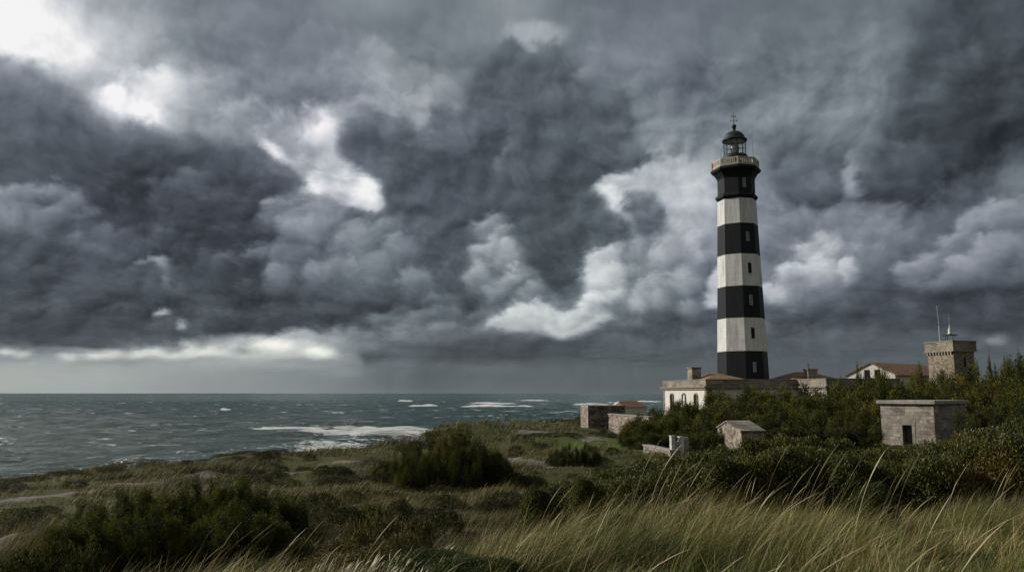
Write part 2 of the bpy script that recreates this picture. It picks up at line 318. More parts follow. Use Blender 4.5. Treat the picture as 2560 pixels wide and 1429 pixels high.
# ------------------------------------------------------------------ numpy noise
rng = np.random.default_rng(7)
_perm = np.random.default_rng(3).random((256, 256))
def vnoise(x, y):
    xi = np.floor(x).astype(int); yi = np.floor(y).astype(int); fx = x-xi; fy = y-yi
    fx = fx*fx*(3-2*fx); fy = fy*fy*(3-2*fy)
    a = _perm[xi & 255, yi & 255]; b = _perm[(xi+1) & 255, yi & 255]
    c = _perm[xi & 255, (yi+1) & 255]; d = _perm[(xi+1) & 255, (yi+1) & 255]
    return (a*(1-fx)+b*fx)*(1-fy)+(c*(1-fx)+d*fx)*fy
def fbm(x, y, o=4, g=.5):
    s = 0; a = 1; t = 0
    for i in range(o):
        s = s+a*vnoise(x*2**i+17.3*i, y*2**i+9.1*i); t += a; a *= g
    return s/t
def sstep(x, a, b):
    t = np.clip((x-a)/(b-a), 0, 1); return t*t*(3-2*t)

# ------------------------------------------------------------------ object helpers
def link(o, parent=None):
    SC.collection.objects.link(o)
    if parent is not None: o.parent = parent
    return o
def tag(o, label=None, cat=None, group=None, kind=None):
    if label: o['label'] = label
    if cat: o['category'] = cat
    if group: o['group'] = group
    if kind: o['kind'] = kind
    return o
def empty(name, loc, rz=0):
    o = bpy.data.objects.new(name, None); o.location = loc; o.rotation_euler = (0, 0, rz); o.empty_display_size = .5
    return link(o)
def npmesh(name, verts, faces, mat, parent=None, smooth=False, attrs=None, loc=None):
    """verts (n,3), faces (m,k) arrays -> one object"""
    me = bpy.data.meshes.new(name); verts = np.asarray(verts, np.float32); faces = np.asarray(faces, np.int32)
    m, k = faces.shape
    me.vertices.add(len(verts)); me.vertices.foreach_set('co', verts.ravel())
    me.loops.add(m*k); me.loops.foreach_set('vertex_index', faces.ravel())
    me.polygons.add(m); me.polygons.foreach_set('loop_start', np.arange(0, m*k, k, dtype=np.int32))
    me.polygons.foreach_set('loop_total', np.full(m, k, np.int32))
    if smooth: me.polygons.foreach_set('use_smooth', np.ones(m, bool))
    for an, av in (attrs or {}).items():
        av = np.asarray(av, np.float32)
        if av.ndim == 1:
            at_ = me.attributes.new(an, 'FLOAT', 'POINT'); at_.data.foreach_set('value', av)
        else:
            at_ = me.attributes.new(an, 'FLOAT_COLOR', 'POINT')
            at_.data.foreach_set('color', np.concatenate([av, np.ones((len(av), 1), np.float32)], 1).ravel())
    me.update(); me.materials.append(mat)
    o = bpy.data.objects.new(name, me)
    if loc is not None: o.location = loc
    return link(o, parent)

class MB:
    def __init__(s): s.v = []; s.f = []; s.m = []
    def add(s, vs, fs, mi=0):
        n = len(s.v); s.v += [tuple(v) for v in vs]; s.f += [tuple(i+n for i in f) for f in fs]; s.m += [mi]*len(fs); return s
    def box(s, x0, x1, y0, y1, z0, z1, mi=0):
        vs = [(x, y, z) for z in (z0, z1) for y in (y0, y1) for x in (x0, x1)]
        return s.add(vs, [(0, 2, 3, 1), (4, 5, 7, 6), (0, 1, 5, 4), (2, 6, 7, 3), (0, 4, 6, 2), (1, 3, 7, 5)], mi)
    def prism(s, ring, z0, z1, mi=0, top=None):
        n = len(ring); top = top or ring
        vs = [(x, y, z0) for x, y in ring]+[(x, y, z1) for x, y in top]
        fs = [(i, (i+1) % n, n+(i+1) % n, n+i) for i in range(n)]+[tuple(range(n))[::-1], tuple(range(n, 2*n))]
        return s.add(vs, fs, mi)
    def lathe(s, prof, n=32, mi=0, a0=0.0, cap=True, mis=None):
        vs = []
        for r, z in prof:
            for k in range(n):
                a = a0+2*pi*k/n; vs.append((r*cos(a), r*sin(a), z))
        base = len(s.v); s.v += vs
        for j in range(len(prof)-1):
            for k in range(n):
                s.f.append((base+j*n+k, base+j*n+(k+1) % n, base+(j+1)*n+(k+1) % n, base+(j+1)*n+k)); s.m.append(mis[j] if mis else mi)
        if cap:
            s.f.append(tuple(base+k for k in range(n))[::-1]); s.m.append(mi)
            q = base+(len(prof)-1)*n; s.f.append(tuple(q+k for k in range(n))); s.m.append(mis[-1] if mis else mi)
        return s
    def tube(s, pts, rad, n=8, mi=0):
        pts = [Vector(p) for p in pts]; rads = rad if isinstance(rad, (list, tuple)) else [rad]*len(pts)
        base = len(s.v)
        for i, p in enumerate(pts):
            d = (pts[min(i+1, len(pts)-1)]-pts[max(i-1, 0)]).normalized()
            a = d.cross(Vector((0, 0, 1)) if abs(d.z) < .9 else Vector((1, 0, 0))).normalized(); b = d.cross(a)
            for k in range(n):
                t = 2*pi*k/n; q = p+(a*cos(t)+b*sin(t))*rads[i]; s.v.append(tuple(q))
        for i in range(len(pts)-1):
            for k in range(n):
                s.f.append((base+i*n+k, base+(i+1)*n+k, base+(i+1)*n+(k+1) % n, base+i*n+(k+1) % n)); s.m.append(mi)
        s.f.append(tuple(base+k for k in range(n))); s.m.append(mi)
        q = base+(len(pts)-1)*n; s.f.append(tuple(q+k for k in range(n))[::-1]); s.m.append(mi)
        return s
    def build(s, name, mats, parent=None, bevel=0, smooth=False, loc=None):
        me = bpy.data.meshes.new(name); me.from_pydata(s.v, [], s.f)
        for m in (mats if isinstance(mats, (list, tuple)) else [mats]): me.materials.append(m)
        me.polygons.foreach_set('material_index', s.m)
        if smooth: me.polygons.foreach_set('use_smooth', [True]*len(s.f))
        me.update(); o = bpy.data.objects.new(name, me)
        if loc is not None: o.location = loc
        link(o, parent)
        if bevel:
            b = o.modifiers.new('bevel', 'BEVEL'); b.width = bevel; b.segments = 2; b.limit_method = 'ANGLE'
        return o

# ------------------------------------------------------------------ materials
class NT:
    def __init__(s, name):
        s.mat = bpy.data.materials.new(name); s.mat.use_nodes = True; s.t = s.mat.node_tree; s.N = s.t.nodes; s.L = s.t.links
        s.b = s.N['Principled BSDF']; s.tc = s.N.new('ShaderNodeTexCoord')
        s.b.inputs['Specular IOR Level'].default_value = .25
    def n(s, t, **k):
        x = s.N.new(t)
        for a, b in k.items(): setattr(x, a, b)
        return x
    def set(s, sock, v):
        if hasattr(v, 'is_linked') or hasattr(v, 'links'): s.L.new(v, sock)
        else:
            if isinstance(v, tuple) and len(v) == 3 and sock.type == 'RGBA': v = (*v, 1)
            sock.default_value = v
    def mp(s, v, scale=(1, 1, 1), loc=(0, 0, 0)):
        m = s.n('ShaderNodeMapping'); s.L.new(v, m.inputs[0]); m.inputs['Scale'].default_value = scale; m.inputs['Location'].default_value = loc; return m.outputs[0]
    def noise(s, v, scale, det=4, rough=.55, dist=0):
        x = s.n('ShaderNodeTexNoise'); s.L.new(v, x.inputs['Vector']); x.inputs['Scale'].default_value = scale
        x.inputs['Detail'].default_value = det; x.inputs['Roughness'].default_value = rough; x.inputs['Distortion'].default_value = dist; return x.outputs[0]
    def ramp(s, f, *st):
        x = s.n('ShaderNodeValToRGB'); s.L.new(f, x.inputs[0]); e = x.color_ramp.elements
        while len(e) < len(st): e.new(.5)
        for i, (p, c) in enumerate(st):
            e[i].position = p; e[i].color = (*c, 1) if isinstance(c, tuple) else (c, c, c, 1)
        return x.outputs[0]
    def mix(s, f, a, b, mode='MIX'):
        x = s.n('ShaderNodeMix', data_type='RGBA', blend_type=mode); s.set(x.inputs['Factor'], f); s.set(x.inputs['A'], a); s.set(x.inputs['B'], b); return x.outputs['Result']
    def m(s, op, a, b=0.0, clamp=False):
        x = s.n('ShaderNodeMath', operation=op, use_clamp=clamp); s.set(x.inputs[0], a); s.set(x.inputs[1], b); return x.outputs[0]
    def bump(s, h, strength=.5, dist=.02):
        x = s.n('ShaderNodeBump'); s.L.new(h, x.inputs['Height']); x.inputs['Strength'].default_value = strength; x.inputs['Distance'].default_value = dist
        s.L.new(x.outputs[0], s.b.inputs['Normal'])
    def done(s, col=None, rough=.8, metal=0):
        if col is not None: s.set(s.b.inputs['Base Color'], col)
        s.set(s.b.inputs['Roughness'], rough); s.b.inputs['Metallic'].default_value = metal; return s.mat
    @property
    def obj(s): return s.tc.outputs['Object']
    def wallvec(s):
        x = s.n('ShaderNodeSeparateXYZ'); s.L.new(s.obj, x.inputs[0]); c = s.n('ShaderNodeCombineXYZ')
        s.L.new(s.m('ADD', x.outputs[0], x.outputs[1]), c.inputs[0]); s.L.new(x.outputs[2], c.inputs[1]); return c.outputs[0]

def paint(name, col, stain, amount=.4, rough=.6, streak=True):
    t = NT(name); a = t.noise(t.mp(t.obj, (1.5, 1.5, .16)), 1.3, 7, .66); b = t.noise(t.obj, 4.0, 5, .6)
    c = t.mix(t.ramp(a, (.44, 0.0), (.70, amount)), col, stain)
    c = t.mix(t.ramp(b, (.55, 0.0), (.85, amount*.7)), c, tuple(x*.6 for x in stain))
    # block courses just visible under the paint
    br = t.n('ShaderNodeTexBrick'); t.L.new(t.wallvec(), br.inputs['Vector']); br.inputs['Scale'].default_value = 1.0
    br.inputs['Brick Width'].default_value = 1.1; br.inputs['Row Height'].default_value = .45; br.inputs['Mortar Size'].default_value = .012
    br.inputs['Color1'].default_value = (1, 1, 1, 1); br.inputs['Color2'].default_value = (.9, .9, .9, 1); br.inputs['Mortar'].default_value = (.72, .72, .72, 1)
    c = t.mix(.6, c, br.outputs['Color'], 'MULTIPLY')
    t.bump(b, .25, .02); return t.done(c, rough)
def plain(name, col, rough=.6, metal=0, var=.15):
    t = NT(name); a = t.noise(t.obj, 3.0, 5); c = t.mix(t.ramp(a, (.3, 0.0), (.75, 1.0)), tuple(x*(1-var) for x in col), tuple(min(1, x*(1+var)) for x in col)); return t.done(c, rough, metal)
def ashlar(name, c1, c2, mortar, bw=.55, rh=.22, lichen=(.12, .11, .08)):
    t = NT(name); wv = t.wallvec()
    dn = t.n('ShaderNodeTexNoise'); t.L.new(wv, dn.inputs['Vector']); dn.inputs['Scale'].default_value = 2.2; dn.inputs['Detail'].default_value = 3
    v = t.n('ShaderNodeVectorMath', operation='MULTIPLY_ADD'); t.L.new(dn.outputs['Color'], v.inputs[0]); v.inputs[1].default_value = (.09, .09, 0); t.L.new(wv, v.inputs[2])
    br = t.n('ShaderNodeTexBrick'); t.L.new(v.outputs[0], br.inputs['Vector']); br.inputs['Scale'].default_value = 1; br.offset_frequency = 2; br.squash = .7; br.squash_frequency = 3
    br.inputs['Brick Width'].default_value = bw; br.inputs['Row Height'].default_value = rh; br.inputs['Mortar Size'].default_value = .012; br.inputs['Bias'].default_value = -.1
    for k, c in (('Color1', c1), ('Color2', c2), ('Mortar', mortar)): br.inputs[k].default_value = (*c, 1)
    a = t.noise(t.obj, 1.7, 7, .65); b = t.noise(t.obj, 9.0, 4, .6)
    vo = t.n('ShaderNodeTexVoronoi', voronoi_dimensions='2D'); t.L.new(t.mp(v.outputs[0], (1/bw*1.3, 1/rh*.9, 1)), vo.inputs['Vector']); vo.inputs['Scale'].default_value = 1.0
    sv_ = t.n('ShaderNodeSeparateXYZ'); t.L.new(vo.outputs['Color'], sv_.inputs[0])
    cc = t.mix(.75, br.outputs['Color'], t.ramp(sv_.outputs[0], (.1, (.42, .40, .38)), (.5, (.95, .93, .9)), (.95, (1.35, 1.3, 1.22))), 'MULTIPLY')
    c = t.mix(t.ramp(a, (.5, 0.0), (.66, .8)), cc, lichen)
    c = t.mix(t.ramp(b, (.35, .45), (.6, 0.0)), c, tuple(x*.45 for x in c1))
    t.bump(t.m('ADD', t.m('MULTIPLY', br.outputs['Fac'], -1.0), b), .6, .03); return t.done(c, .9)
def rubble(name, c1, c2, mortar, scale=3.2):
    t = NT(name); dn = t.noise(t.obj, 2, 2)
    vo = t.n('ShaderNodeTexVoronoi'); t.L.new(t.mp(t.obj, (1, 1, 1.5)), vo.inputs['Vector']); vo.inputs['Scale'].default_value = scale
    ve = t.n('ShaderNodeTexVoronoi', feature='DISTANCE_TO_EDGE'); t.L.new(t.mp(t.obj, (1, 1, 1.5)), ve.inputs['Vector']); ve.inputs['Scale'].default_value = scale
    sp = t.n('ShaderNodeSeparateXYZ'); t.L.new(vo.outputs['Color'], sp.inputs[0])
    c = t.ramp(sp.outputs[0], (.1, tuple(x*.45 for x in c1)), (.35, c1), (.9, c2))
    c = t.mix(t.ramp(ve.outputs['Distance'], (.02, 1.0), (.07, 0.0)), c, mortar)
    a = t.noise(t.obj, 1.1, 6, .6); c = t.mix(t.ramp(a, (.5, 0.0), (.75, .6)), c, (.10, .09, .065))
    t.bump(ve.outputs['Distance'], .8, .04); return t.done(c, .92)
def tiles(name, c1, c2):
    t = NT(name); x = t.n('ShaderNodeSeparateXYZ'); t.L.new(t.obj, x.inputs[0])
    wv = t.n('ShaderNodeTexWave', wave_type='BANDS', bands_direction='X'); c = t.n('ShaderNodeCombineXYZ'); t.L.new(t.m('ADD', x.outputs[0], x.outputs[1]), c.inputs[0]); t.L.new(x.outputs[2], c.inputs[1])
    t.L.new(c.outputs[0], wv.inputs['Vector']); wv.inputs['Scale'].default_value = 1.3; wv.inputs['Distortion'].default_value = .6
    vo = t.n('ShaderNodeTexVoronoi'); t.L.new(t.mp(t.obj, (1, 1, 3)), vo.inputs['Vector']); vo.inputs['Scale'].default_value = 3.2
    sp = t.n('ShaderNodeSeparateXYZ'); t.L.new(vo.outputs['Color'], sp.inputs[0])
    a = t.noise(t.obj, 1.2, 5)
    col = t.mix(sp.outputs[0], c1, c2); col = t.mix(t.ramp(a, (.45, 0.0), (.75, .6)), col, (.09, .075, .06))
    col = t.mix(t.ramp(wv.outputs['Fac'], (.1, .55), (.5, 0.0)), col, (.05, .03, .025))
    t.bump(wv.outputs['Fac'], .8, .06); return t.done(col, .85)

M = {}
M['white'] = paint('white_paint', (.69, .695, .68), (.33, .325, .30), .8)
M['black'] = paint('black_paint', (.0045, .006, .0095), (.020, .023, .028), .5, .6)
M['plaster'] = paint('white_plaster', (.66, .64, .58), (.36, .34, .30), .4, .8)
M['balcony'] = plain('balcony_stone', (.43, .40, .34), .85, 0, .3)
M['stonetrim'] = ashlar('grey_brown_stone', (.30, .27, .22), (.24, .215, .18), (.14, .13, .11), 1.4, .5)
M['cornice'] = plain('cornice_stone', (.27, .24, .20), .85, 0, .35)
M['tower_stone'] = ashlar('tower_stone', (.34, .29, .22), (.25, .21, .16), (.12, .105, .085), .5, .2)
M['bunker'] = ashlar('hut_ashlar', (.40, .355, .315), (.28, .245, .215), (.20, .18, .16), .62, .24, (.17, .15, .125))
M['concrete'] = plain('weathered_concrete', (.30, .285, .255), .9, 0, .35)
M['slab'] = ashlar('stone_roof_slabs', (.27, .255, .225), (.20, .19, .165), (.09, .085, .07), .5, .16, (.12, .115, .09))
M['rubble'] = rubble('rubble_masonry', (.24, .205, .165), (.36, .31, .26), (.17, .145, .12))
M['rubble_shade_tone'] = rubble('shade_toned_rubble', (.14, .12, .10), (.26, .22, .18), (.10, .085, .07), 2.6)  # darker copy of the rubble, shade put into the stone colour
M['tile'] = tiles('clay_tile', (.27, .155, .095), (.39, .26, .17))
M['tile_red'] = tiles('red_clay_tile', (.17, .075, .055), (.22, .105, .075))
M['copper'] = plain('dark_patina_metal', (.035, .045, .043), .55, .3, .4)
M['iron'] = plain('dark_iron', (.02, .022, .024), .5, .4)
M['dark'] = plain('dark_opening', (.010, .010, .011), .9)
M['frame'] = plain('white_frame', (.6, .6, .57), .5)
M['steel'] = plain('pale_steel', (.42, .44, .46), .4, .3)
M['red'] = plain('faded_red_paint', (.28, .06, .04), .7)
M['lens'] = plain('lens_glass_brass', (.20, .19, .12), .25, .3, .5)
M['gate'] = plain('grey_white_gatepost', (.50, .50, .47), .8, 0, .3)
M['door'] = plain('grey_green_door', (.07, .078, .075), .6)
def glass():
    m = bpy.data.materials.new('lantern_glass'); m.use_nodes = True; t = m.node_tree; N = t.nodes
    for n in list(N): N.remove(n)
    a = N.new('ShaderNodeBsdfTransparent'); a.inputs[0].default_value = (.97, .98, .98, 1); g = N.new('ShaderNodeBsdfGlossy'); g.inputs['Roughness'].default_value = .05
    x = N.new('ShaderNodeMixShader'); x.inputs[0].default_value = .12; o = N.new('ShaderNodeOutputMaterial')
    t.links.new(a.outputs[0], x.inputs[1]); t.links.new(g.outputs[0], x.inputs[2]); t.links.new(x.outputs[0], o.inputs[0]); return m
M['glass'] = glass()

def thin(t, c, rough, k=.27):
    mat = t.done(c, rough); tr = t.n('ShaderNodeBsdfTranslucent'); t.L.new(t.mix(1.0, c, (1.35, 1.35, 1.1), 'MULTIPLY'), tr.inputs[0])
    ms = t.n('ShaderNodeMixShader'); ms.inputs[0].default_value = k; t.L.new(t.b.outputs[0], ms.inputs[1]); t.L.new(tr.outputs[0], ms.inputs[2])
    out = [n for n in t.N if n.bl_idname == 'ShaderNodeOutputMaterial'][0]; t.L.new(ms.outputs[0], out.inputs[0]); return mat
def foliage(name, cols, tip=None, rough=.6, spec=.25):
    """cols: dark, mid, light; object colour variation by per-object random"""
    t = NT(name); oi = t.n('ShaderNodeObjectInfo'); at_ = t.n('ShaderNodeAttribute'); at_.attribute_name = 'var'
    geo = t.n('ShaderNodeNewGeometry')
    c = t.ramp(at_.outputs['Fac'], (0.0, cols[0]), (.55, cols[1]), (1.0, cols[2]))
    big = t.noise(geo.outputs['Position'], .35, 3)
    if tip:
        c = t.mix(t.ramp(t.m('ADD', big, t.m('MULTIPLY', oi.outputs['Random'], .22)), (.70, 0.0), (.84, .55)), c, tip)
    c = t.mix(t.ramp(oi.outputs['Random'], (0.0, .5), (1.0, 0.0)), c, t.mix(1.0, c, (.55, .62, .6), 'MULTIPLY'))
    t.b.inputs['Specular IOR Level'].default_value = spec
    return thin(t, c, rough)
M['tam'] = foliage('tamarisk_foliage', [(.014, .022, .003), (.066, .074, .010), (.25, .23, .03)], (.20, .11, .018))  # light end raised so lit tops are painted into the leaf colour
M['tam_dark'] = foliage('dark_tamarisk_foliage', [(.014, .022, .003), (.046, .056, .009), (.17, .17, .025)], (.18, .10, .018))
M['hedge'] = foliage('silvery_shrub_leaves', [(.020, .030, .005), (.075, .082, .013), (.22, .21, .06)], (.18, .115, .022), .5, .3)
M['heath'] = foliage('heath_foliage', [(.010, .014, .003), (.032, .037, .007), (.09, .085, .018)], (.09, .055, .016))
M['heather'] = foliage('brown_heather', [(.03, .028, .008), (.085, .075, .024), (.18, .155, .06)], None)
M['weed'] = foliage('green_weed_leaves', [(.02, .035, .010), (.045, .065, .012), (.09, .11, .025)], None)
M['bark'] = plain('dark_bark', (.035, .028, .02), .9)
def attr_mat(name, rough=.6, spec=.3):
    t = NT(name); a = t.n('ShaderNodeAttribute'); a.attribute_name = 'Col'; t.b.inputs['Specular IOR Level'].default_value = spec
    return thin(t, a.outputs['Color'], rough, .2)
M['grass'] = attr_mat('grass_blades')

# ------------------------------------------------------------------ terrain
_ctl = np.array([(0,0,-1.7),(0,5,-1.75),(4,5,-1.72),(8,6,-1.7),(14,8,-1.75),(22,10,-1.9),(5,10.5,-1.95),(9,12,-2.05),(15,14,-2.3),(-.6,9.5,-1.85),(.6,12,-2.15),(3,14,-2.2),(-2,7.3,-1.7),
 (-3,5.8,-1.65),(-3.6,7.2,-1.85),(-3.2,8.8,-2.6),(-1.8,12,-3.0),(-6,8,-3.4),(-4.5,4.5,-2.2),(-10,8,-3.9),(-8,14,-4.1),(-3,14,-3.7),(1,16,-3.2),(4,19,-3.3),(9,20,-3.0),(16,22,-3.0),(25,20,-2.9),(0,25,-3.95),(-12,22,-4.15),
 (-20,35,-4.3),(8,32,-3.6),(18,32,-3.6),(30,32,-3.4),(0,40,-4.05),(-15,50,-4.5),(-5,60,-4.3),(10,50,-3.9),(22,52,-3.6),(40,50,-3.6),(15,80,-4.3),(0,82,-3.4),
 (-2.5,76,-3.0),(3,88,-3.3),(10,98,-4.25),(33,118,-3.6),(60,118,-3.2),(80,100,-2.7),(60,70,-3.2),(90,150,-3),(20,150,-4),(-6,0,-2.9),(-20,0,-4),(20,0,-1.8),
 (0,-12,-1.9),(45,0,-2.2),(60,30,-3),(-26,42,-4.5),(-20,57,-4.55),(-60,20,-4.6),(6,70,-4.0),(130,150,-3),(-9,70,-4.35),(150,60,-3)], float)
_D = np.sqrt(((_ctl[:, None, :2]-_ctl[None, :, :2])**2).sum(-1)); _W = np.linalg.solve(_D+np.eye(len(_ctl))*.05, _ctl[:, 2]+3.5)
_cu = np.array([-2.2,-.95,-.61,-.45,-.33,-.19,-.135,-.06,0,.03,.085,.18,.35,.9,2.5]); _cy = np.array([22,33,44,50.5,60,68,73,84,93,104,128,150,175,230,300])
def H0(x, y):
    x = np.asarray(x, float); y = np.asarray(y, float); h = np.full(x.shape, -3.5)
    for (a, b, c), w in zip(_ctl, _W): h = h+w*np.sqrt((x-a)**2+(y-b)**2)
    return h
def edge(x, y):
    """metres inside the cliff edge (negative = seaward)"""
    u = x/np.maximum(y, .5); yc = np.interp(u, _cu, _cy)
    yc = yc*(1+.05*(fbm(u*9+40, u*0+3, 3)-.5))+ (fbm(x*.25+9, y*.25+4, 3)-.5)*3
    return (yc-y)*.75
def H(x, y):
    x = np.asarray(x, float); y = np.asarray(y, float)
    d = edge(x, y); r = np.hypot(x, y)
    n = (fbm(x*.22+31, y*.22+12, 4)-.5)*1.15*sstep(r, 10, 30)*(1-sstep(r, 95, 115)*.7)
    n = n+(fbm(x*.9+3, y*.9+7, 3)-.5)*.22
    rim = np.exp(-((d-3.5)/3)**2)*.35*(fbm(x*.3, y*.3+50, 2))
    h = H0(x, y)+n+rim
    cl = sstep(-d, -1.0, 5.0); sea = -EZ-2.0
    return EZ+h*(1-cl)+sea*cl-sstep(-d, 5, 60)*3
def Hz(x, y): return float(H(np.array([x]), np.array([y]))[0])

def ground_mat():
    t = NT('dune_turf'); p = t.obj
    a = t.noise(p, .16, 5, .6); b = t.noise(p, 1.1, 6, .65); c = t.noise(p, 9, 4, .6)
    col = t.ramp(b, (.30, (.025, .024, .010)), (.45, (.046, .048, .009)), (.6, (.085, .082, .016)), (.75, (.14, .115, .034)))
    col = t.mix(t.ramp(a, (.42, .75), (.62, 0.0)), col, t.mix(c, (.035, .052, .007), (.08, .09, .014)))
    col = t.mix(t.ramp(c, (.35, .6), (.55, 0.0)), col, (.035, .03, .016))
    at_ = t.n('ShaderNodeAttribute'); at_.attribute_name = 'lawn'
    col = t.mix(at_.outputs['Fac'], col, t.mix(b, (.045, .07, .008), (.085, .115, .014)))
    a2 = t.n('ShaderNodeAttribute'); a2.attribute_name = 'rock'
    col = t.mix(a2.outputs['Fac'], col, t.mix(c, (.12, .10, .08), (.22, .19, .15)))
    t.bump(t.m('ADD', c, b), .9, .08); return t.done(col, .95)
rr = np.concatenate([[0.3], np.geomspace(1.2, 230, 620)]); th = np.linspace(R(-62), R(62), 620)
RRg, TH = np.meshgrid(rr, th, indexing='ij'); X = RRg*np.sin(TH); Y = RRg*np.cos(TH)
Z = H(X, Y)
def lawnmask(x, y):
    m = np.exp(-(((x-9.5)/7)**2+((y-63)/13)**2)**2)
    return np.maximum(m, sstep(y, 88, 96)*(1-sstep(x, 16, 22)))
gx = np.gradient(Z, axis=0)/np.gradient(RRg, axis=0)
rock = sstep(np.abs(gx), .9, 1.6)*.8
nr, nt_ = X.shape; idx = np.arange(nr*nt_).reshape(nr, nt_)
faces = np.stack([idx[:-1, :-1], idx[:-1, 1:], idx[1:, 1:], idx[1:, :-1]], -1).reshape(-1, 4)[:, ::-1]
tag(npmesh('ground', np.stack([X, Y, Z], -1).reshape(-1, 3), faces, ground_mat(), smooth=True,
       attrs={'lawn': lawnmask(X, Y).ravel(), 'rock': rock.ravel()}), kind='structure')
# the seabed and land far beyond, one sheet to the horizon
o = MB().add([(-60000, -60000, EZ-24), (60000, -60000, EZ-24), (60000, 60000, EZ-24), (-60000, 60000, EZ-24)], [(0, 1, 2, 3)]).build('seabed', plain('seabed_sand', (.05, .05, .04), .9)); tag(o, kind='structure')

# gravel paths, draped over the turf
def path_mat():
    t = NT('pinkish_gravel'); a = t.noise(t.obj, 14, 4, .7); b = t.noise(t.obj, .9, 4)
    c = t.ramp(a, (.3, (.07, .056, .045)), (.5, (.17, .145, .12)), (.72, (.30, .265, .23)))
    c = t.mix(t.ramp(b, (.5, 0.0), (.7, .55)), c, (.07, .065, .03)); t.bump(a, .9, .03); return t.done(c, .95)
PM = path_mat(); paths = []
def path(pts, widths):
    P = np.array([[*ray(px, py)[:1], ray(px, py)[1]] for px, py in pts])
    # ground point under each pixel by marching
    W = []
    for a, b in P:
        y = 5.0
        while y < 140 and EZ+b*y > Hz(a*y, y): y += .25
        W.append((a*y, y))
    W = np.array(W); t = np.concatenate([[0], np.cumsum(np.hypot(*np.diff(W, axis=0).T))]); tt = np.arange(0, t[-1], .35)
    x = np.interp(tt, t, W[:, 0]); y = np.interp(tt, t, W[:, 1]); w = np.interp(tt, t, widths)
    k = np.ones(9)/9; x = np.convolve(np.pad(x, 4, 'edge'), k, 'valid'); y = np.convolve(np.pad(y, 4, 'edge'), k, 'valid')
    tx, ty = np.gradient(x), np.gradient(y); L_ = np.hypot(tx, ty)+1e-9; nx, ny = -ty/L_, tx/L_
    wl = w*(.5+.55*(fbm(tt*.9, tt*0+5, 3)-.5)*1.6); wr = w*(.5+.55*(fbm(tt*.9, tt*0+25, 3)-.5)*1.6)
    C = 9; s_ = np.linspace(-1, 1, C)[None, :]; off = np.where(s_ < 0, s_*wl[:, None], s_*wr[:, None])
    XX = x[:, None]+nx[:, None]*off; YY = y[:, None]+ny[:, None]*off; ZZ = H(XX, YY)+.07*(1-s_**4)-.02
    paths.append((x, y, w))
    n, m = XX.shape; idx = np.arange(n*m).reshape(n, m); f = np.stack([idx[:-1, :-1], idx[:-1, 1:], idx[1:, 1:], idx[1:, :-1]], -1).reshape(-1, 4)
    tag(npmesh('path', np.stack([XX, YY, ZZ], -1).reshape(-1, 3), f, PM, smooth=True), kind='structure')
path([(-60,1262),(60,1250),(200,1232),(330,1212),(470,1192),(620,1190),(760,1186)], [1.3,1.3,1.2,1.4,1.7,1.1,.6])
path([(330,1192),(420,1182),(500,1176)], [.9,1.2,.8])
path([(-80,1400),(20,1345),(90,1318),(150,1300)], [1.3,1.3,.9,.5])
path([(820,1160),(950,1160),(1080,1150),(1180,1143),(1260,1148),(1340,1162),(1400,1170)], [.5,.6,.6,1.6,2.2,2.4,1.0])
path([(1290,1074),(1330,1080),(1380,1080)], [3,4,2.5])
path([(1452,1090),(1478,1098),(1500,1104)], [2.0,2.6,1.6])

# ------------------------------------------------------------------ sea
def sea_mat():
    t = NT('sea_water'); p = t.obj; at_ = t.n('ShaderNodeAttribute'); at_.attribute_name = 'foam'
    st = t.n('ShaderNodeAttribute'); st.attribute_name = 'shore'
    n1 = t.noise(t.mp(p, (.35, .8, 1)), 1.0, 7, .68); n2 = t.noise(t.mp(p, (.055, .12, 1)), 1.0, 7, .62, .4)
    n3 = t.noise(t.mp(p, (.006, .011, 1)), 1.0, 3)
    caps = t.ramp(n2, (.618, 0.0), (.640, 1.0))
    caps = t.m('MULTIPLY', caps, t.ramp(n3, (.46, 0.0), (.60, 1.0)))
    n4 = t.noise(t.mp(p, (.28, .50, 1)), 1.0, 8, .74)
    f = t.m('ADD', t.m('MULTIPLY', at_.outputs['Fac'], 1.1), t.m('MULTIPLY', t.m('SUBTRACT', n4, .5), 1.9))
    f = t.m('MAXIMUM', t.ramp(f, (.54, 0.0), (.66, 1.0)), caps)
    base = t.mix(st.outputs['Fac'], (.026, .068, .062), (.040, .090, .080))
    base = t.mix(t.ramp(n2, (.35, 0.0), (.65, .5)), base, t.mix(1.0, base, (1.45, 1.4, 1.35), 'MULTIPLY'))
    col = t.mix(f, base, (.78, .80, .80))
    t.b.inputs['Specular IOR Level'].default_value = .25
    b = t.n('ShaderNodeBump'); t.L.new(t.m('ADD', n1, t.m('MULTIPLY', n2, 6.0)), b.inputs['Height']); b.inputs['Strength'].default_value = .9; b.inputs['Distance'].default_value = 1.1
    t.L.new(b.outputs[0], t.b.inputs['Normal'])
    return t.done(col, t.mix(f, (.20, .20, .20), (.9, .9, .9)))
def waves(x, y, dr):
    z = 0; g = np.random.default_rng(11)
    for i in range(30):
        lam = 3.5*1.08**i*(1+.1*g.random()); a = .0128*lam**.93*(.6+.8*g.random()); th_ = -pi/2+.25+g.normal()*.42
        k = 2*pi/lam; ph = g.random()*6.28
        p = k*(cos(th_)*x+sin(th_)*y)+ph
        att = sstep(lam/dr, 2.0, 4.5)
        z = z+a*att*(((1+np.sin(p))/2)**1.7*2-.9)
    return z
rs = np.geomspace(38, 45000, 1050); ths = np.linspace(R(-46), R(40), 1150)
RS, TS = np.meshgrid(rs, ths, indexing='ij'); X = RS*np.sin(TS); Y = RS*np.cos(TS)
dr = np.gradient(RS, axis=0); Z = waves(X, Y, dr)
grp = np.minimum(.45+1.1*fbm(X*.012+5, Y*.02+8, 3), 1.15); Z = 1.05*np.tanh(Z*grp/1.05)
